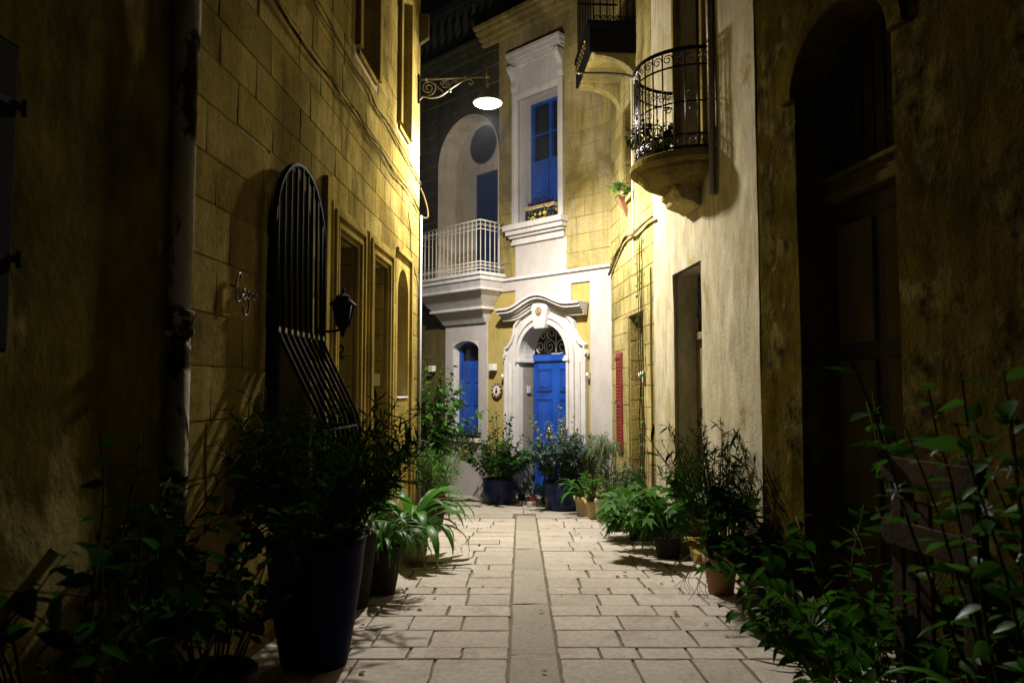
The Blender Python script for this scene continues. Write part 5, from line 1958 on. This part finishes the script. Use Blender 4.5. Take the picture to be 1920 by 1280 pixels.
t = plant('climbing_shrub', 'thin climbing stems with sparse leaves on the rough wall at right', 2.25, 3.95, OVATE, 'leaf_shade', None, stemmat='dry', single=True,
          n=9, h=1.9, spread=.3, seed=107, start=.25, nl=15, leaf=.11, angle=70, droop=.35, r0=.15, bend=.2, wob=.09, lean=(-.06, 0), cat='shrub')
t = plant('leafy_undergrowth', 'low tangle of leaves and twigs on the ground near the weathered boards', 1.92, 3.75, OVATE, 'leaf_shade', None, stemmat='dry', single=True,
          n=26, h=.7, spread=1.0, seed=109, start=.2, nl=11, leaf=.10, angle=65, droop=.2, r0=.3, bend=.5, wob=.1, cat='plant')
t = thing(PP, 'strap leaved plant hanging over at the bottom right corner', 'plant', (1.72, 2.55, gz(2.55)))
top = pot(t, 'flower', .2, .3, 'dark_pot')
strap_leaves(t, 40, .62, .035, M['leaf_bright'], 113, top, (.6, 1.35), 1.2, .06)
JK = dict(n=12, h=1.5, spread=.16, seed=127, start=.35, nl=16, leaf=.085, angle=65, droop=.35, r0=.12, bend=.3, wob=.08, lean=(-.09, .02))
t = plant('flowering_jasmine', 'jasmine with white flowers and glossy leaves at the right edge', 1.62, 2.3, OVATE, 'leaf_bright', 'flower', .2, .32, 'dark_pot', single=True, **JK)
PETAL = leaf_tpl([(0, .05), (.4, .25), (.8, .25), (1, .05)], .2, .2)
me = MB()
for q in range(5):
    me.tpl(PETAL, Matrix.Rotation(2 * PI * q / 5, 4, 'Y') @ Matrix.Rotation(R(-62), 4, 'Z') @ Matrix.Scale(.8, 4))
fm = me.mesh('flower', M['petal'])
st, lv = stems_and_leaves(**JK)
for (p, d, up, s, roll) in [q for q in lv if .75 < q[0].z < 1.2][::5][:14]:
    link('flower', fm, t, frame_mat(p + Vector((0, 0, .29)) - d * .02, -d + Vector((0, -.6, .5)), up, .036, roll))

# thin volume added to stand in for camera bloom round the lamp
hz_m = bpy.data.materials.new('bloom_stand_in')
hz_m.use_nodes = True
for nd in list(hz_m.node_tree.nodes):
    if nd.type == 'BSDF_PRINCIPLED':
        hz_m.node_tree.nodes.remove(nd)
vol = hz_m.node_tree.nodes.new("ShaderNodeVolumePrincipled")
vol.inputs["Color"].default_value = (0.9, 0.92, 0.95, 1)
vol.inputs["Density"].default_value = BLOOM_D
hz_m.node_tree.links.new(vol.outputs[0], hz_m.node_tree.nodes["Material Output"].inputs["Volume"])
hzo = MB().box(-61, 61, -41, 91, -7.5, 11.5).build('bloom_haze', hz_m)
hzo['kind'] = 'stuff'

# fallen leaves along the pots
r_ = random.Random(900)
m = MB()
for k in range(110):
    y = r_.uniform(3.5, 12.5)
    x = (-1.9 + .05 * y + r_.uniform(.3, .95)) if r_.random() < .5 else (min(2.473 - .0607 * y, 3.136 - .166 * y) - r_.uniform(.25, .9))
    if r_.random() < .15:
        x = r_.uniform(-.8, 1.1)
    a = r_.uniform(0, 6.283)
    m.tpl(OVATE, frame_mat(Vector((x, y, gz(y) + .026)), Vector((math.cos(a), math.sin(a), .08)), Vector((r_.uniform(-.2, .2), r_.uniform(-.2, .2), 1)), r_.uniform(.03, .065)))
m.build('leaf_litter', M['leaf_dry'], None, kind='stuff')

# weathered boards among the shrubs
t = thing('plant_stand', 'weathered wooden boards and posts standing among the shrubs at right', 'stand', (2.06, 3.62, gz(3.62)), AP)
for x in (-.28, .2):
    MB().box(x - .04, x + .04, -.04, .04, 0, 1.30 + x * .2).build('post', M['wood_grey'], t, bevel=.006)
for k, z in enumerate((.86, 1.18)):
    MB().box(-.36, .30, -.065, -.042, z, z + .13).build('board', M['wood_grey'], t, bevel=.005)
for k in range(2):
    MB().box(-.22 + k * .1, -.14 + k * .1, -.04, -.018, .45, 1.1).build('upright_board', M['wood_grey'], t, bevel=.005)

# plants on sills, walls and the balcony
st, lv = stems_and_leaves(n=36, h=.24, spread=.9, seed=131, start=.2, nl=14, leaf=.05, angle=60, droop=.1, r0=.02)
r_ = random.Random(132)
lv = [(p + Vector((r_.uniform(-.33, .33), r_.uniform(-.08, .08), .21)), d, u, s, ro) for p, d, u, s, ro in lv]
put_leaves(lv, OVATE, M['leaf_purple'], window_box)
t = thing('window_box', 'dark planter with trailing leaves under the small blue window', 'window box', fpt(-.12, .0, .45), AF)
MB().box(-.36, .36, -.11, .06, 0, .14).build('box', M['dark_pot'], t, bevel=.008)
st, lv = stems_and_leaves(n=40, h=.26, spread=1.2, seed=133, start=.2, nl=14, leaf=.06, angle=60, droop=.3, r0=.02)
lv = [(p + Vector((r_.uniform(-.42, .42), r_.uniform(-.12, .02), .12)), d, u, s, ro) for p, d, u, s, ro in lv]
put_leaves(lv, OVATE, M['leaf_blue'], t)
t = thing('wall_pot', 'wedge shaped clay wall pot with a bright fern on the stone wall', 'pot', rpt(ru[0] + .25, 0.0, zq(10.7, 4.05)), AR)
m = MB()
m.v = [(-.1, 0, .22), (.1, 0, .22), (.1, -.16, .24), (-.1, -.16, .24), (-.02, 0, -.06), (.02, 0, -.06), (.02, -.02, -.06), (-.02, -.02, -.06)]
m.f = [(3, 2, 1, 0), (4, 5, 6, 7), (0, 1, 5, 4), (1, 2, 6, 5), (2, 3, 7, 6), (3, 0, 4, 7)]
m.build('pot', M['terracotta'], t, bevel=.005)
st, lv = stems_and_leaves(n=18, h=.22, spread=1.0, seed=137, start=.5, nl=4, leaf=.16, angle=50, droop=.3, r0=.05)
put_leaves(lv, FERN, M['leaf_bright'], t, Vector((0, -.10, .22)))
p = rpt(bc - .25, .40, 3.93)
t = plant(PP, 'bushy green plant in a trough inside the rounded balcony railing', p.x, p.y, OVATE, 'leaf_dark', 'flower', .14, .2, 'dark_pot', z=3.93, n=34, h=.40, spread=.8, seed=139, start=.15, nl=18, leaf=.06, angle=60, droop=.2, r0=.12)
# green creeper hanging on the narrow stone house
base = rpt(uR(10.05), 0.03, .2)
t = thing('creeper', 'thin green creeper hanging down the limestone right of the corner doorway', 'vine', base)
lv = []
for s in range(3):
    r_ = random.Random(500 + s)
    pts = []
    for k in range(12):
        pts.append(rpt(uR(9.95) - .12 * s + .03 * k * .3 + r_.uniform(-.05, .05), 0.03, 3.6 - k * .32) - base)
    path = smooth_path(pts, 4)
    MB().tube(path, .006, 5, .010).build('stem', M['bark'], t, smooth=True)
    for q in path[::2]:
        if r_.random() < .62:
            w = r_.uniform(0, 6.28)
            lv.append((q, Vector((-.6 + .3 * math.cos(w), math.sin(w), -.4)), Vector((0, 0, 1)), r_.uniform(.05, .10), r_.uniform(-.5, .5)))
put_leaves(lv, OVATE, M['leaf_mid'], t, single=True)
# vertical trunk-like root strip at the joint of the two right houses
r_ = random.Random(600)
for k in range(2):
    pts = [rpt(U1 - .12 + .07 * k + r_.uniform(-.02, .02), .02, -.5 + q * .45) for q in range(9)]
    o = MB().tube(smooth_path(pts, 5), .012, 6, .006).build('dry_root', M['dry'], None, smooth=True)
    tag(o, ('dry root running up the limestone beside the plaster edge' if k == 0 else 'second thinner dry root nearest the plaster edge'), 'root')
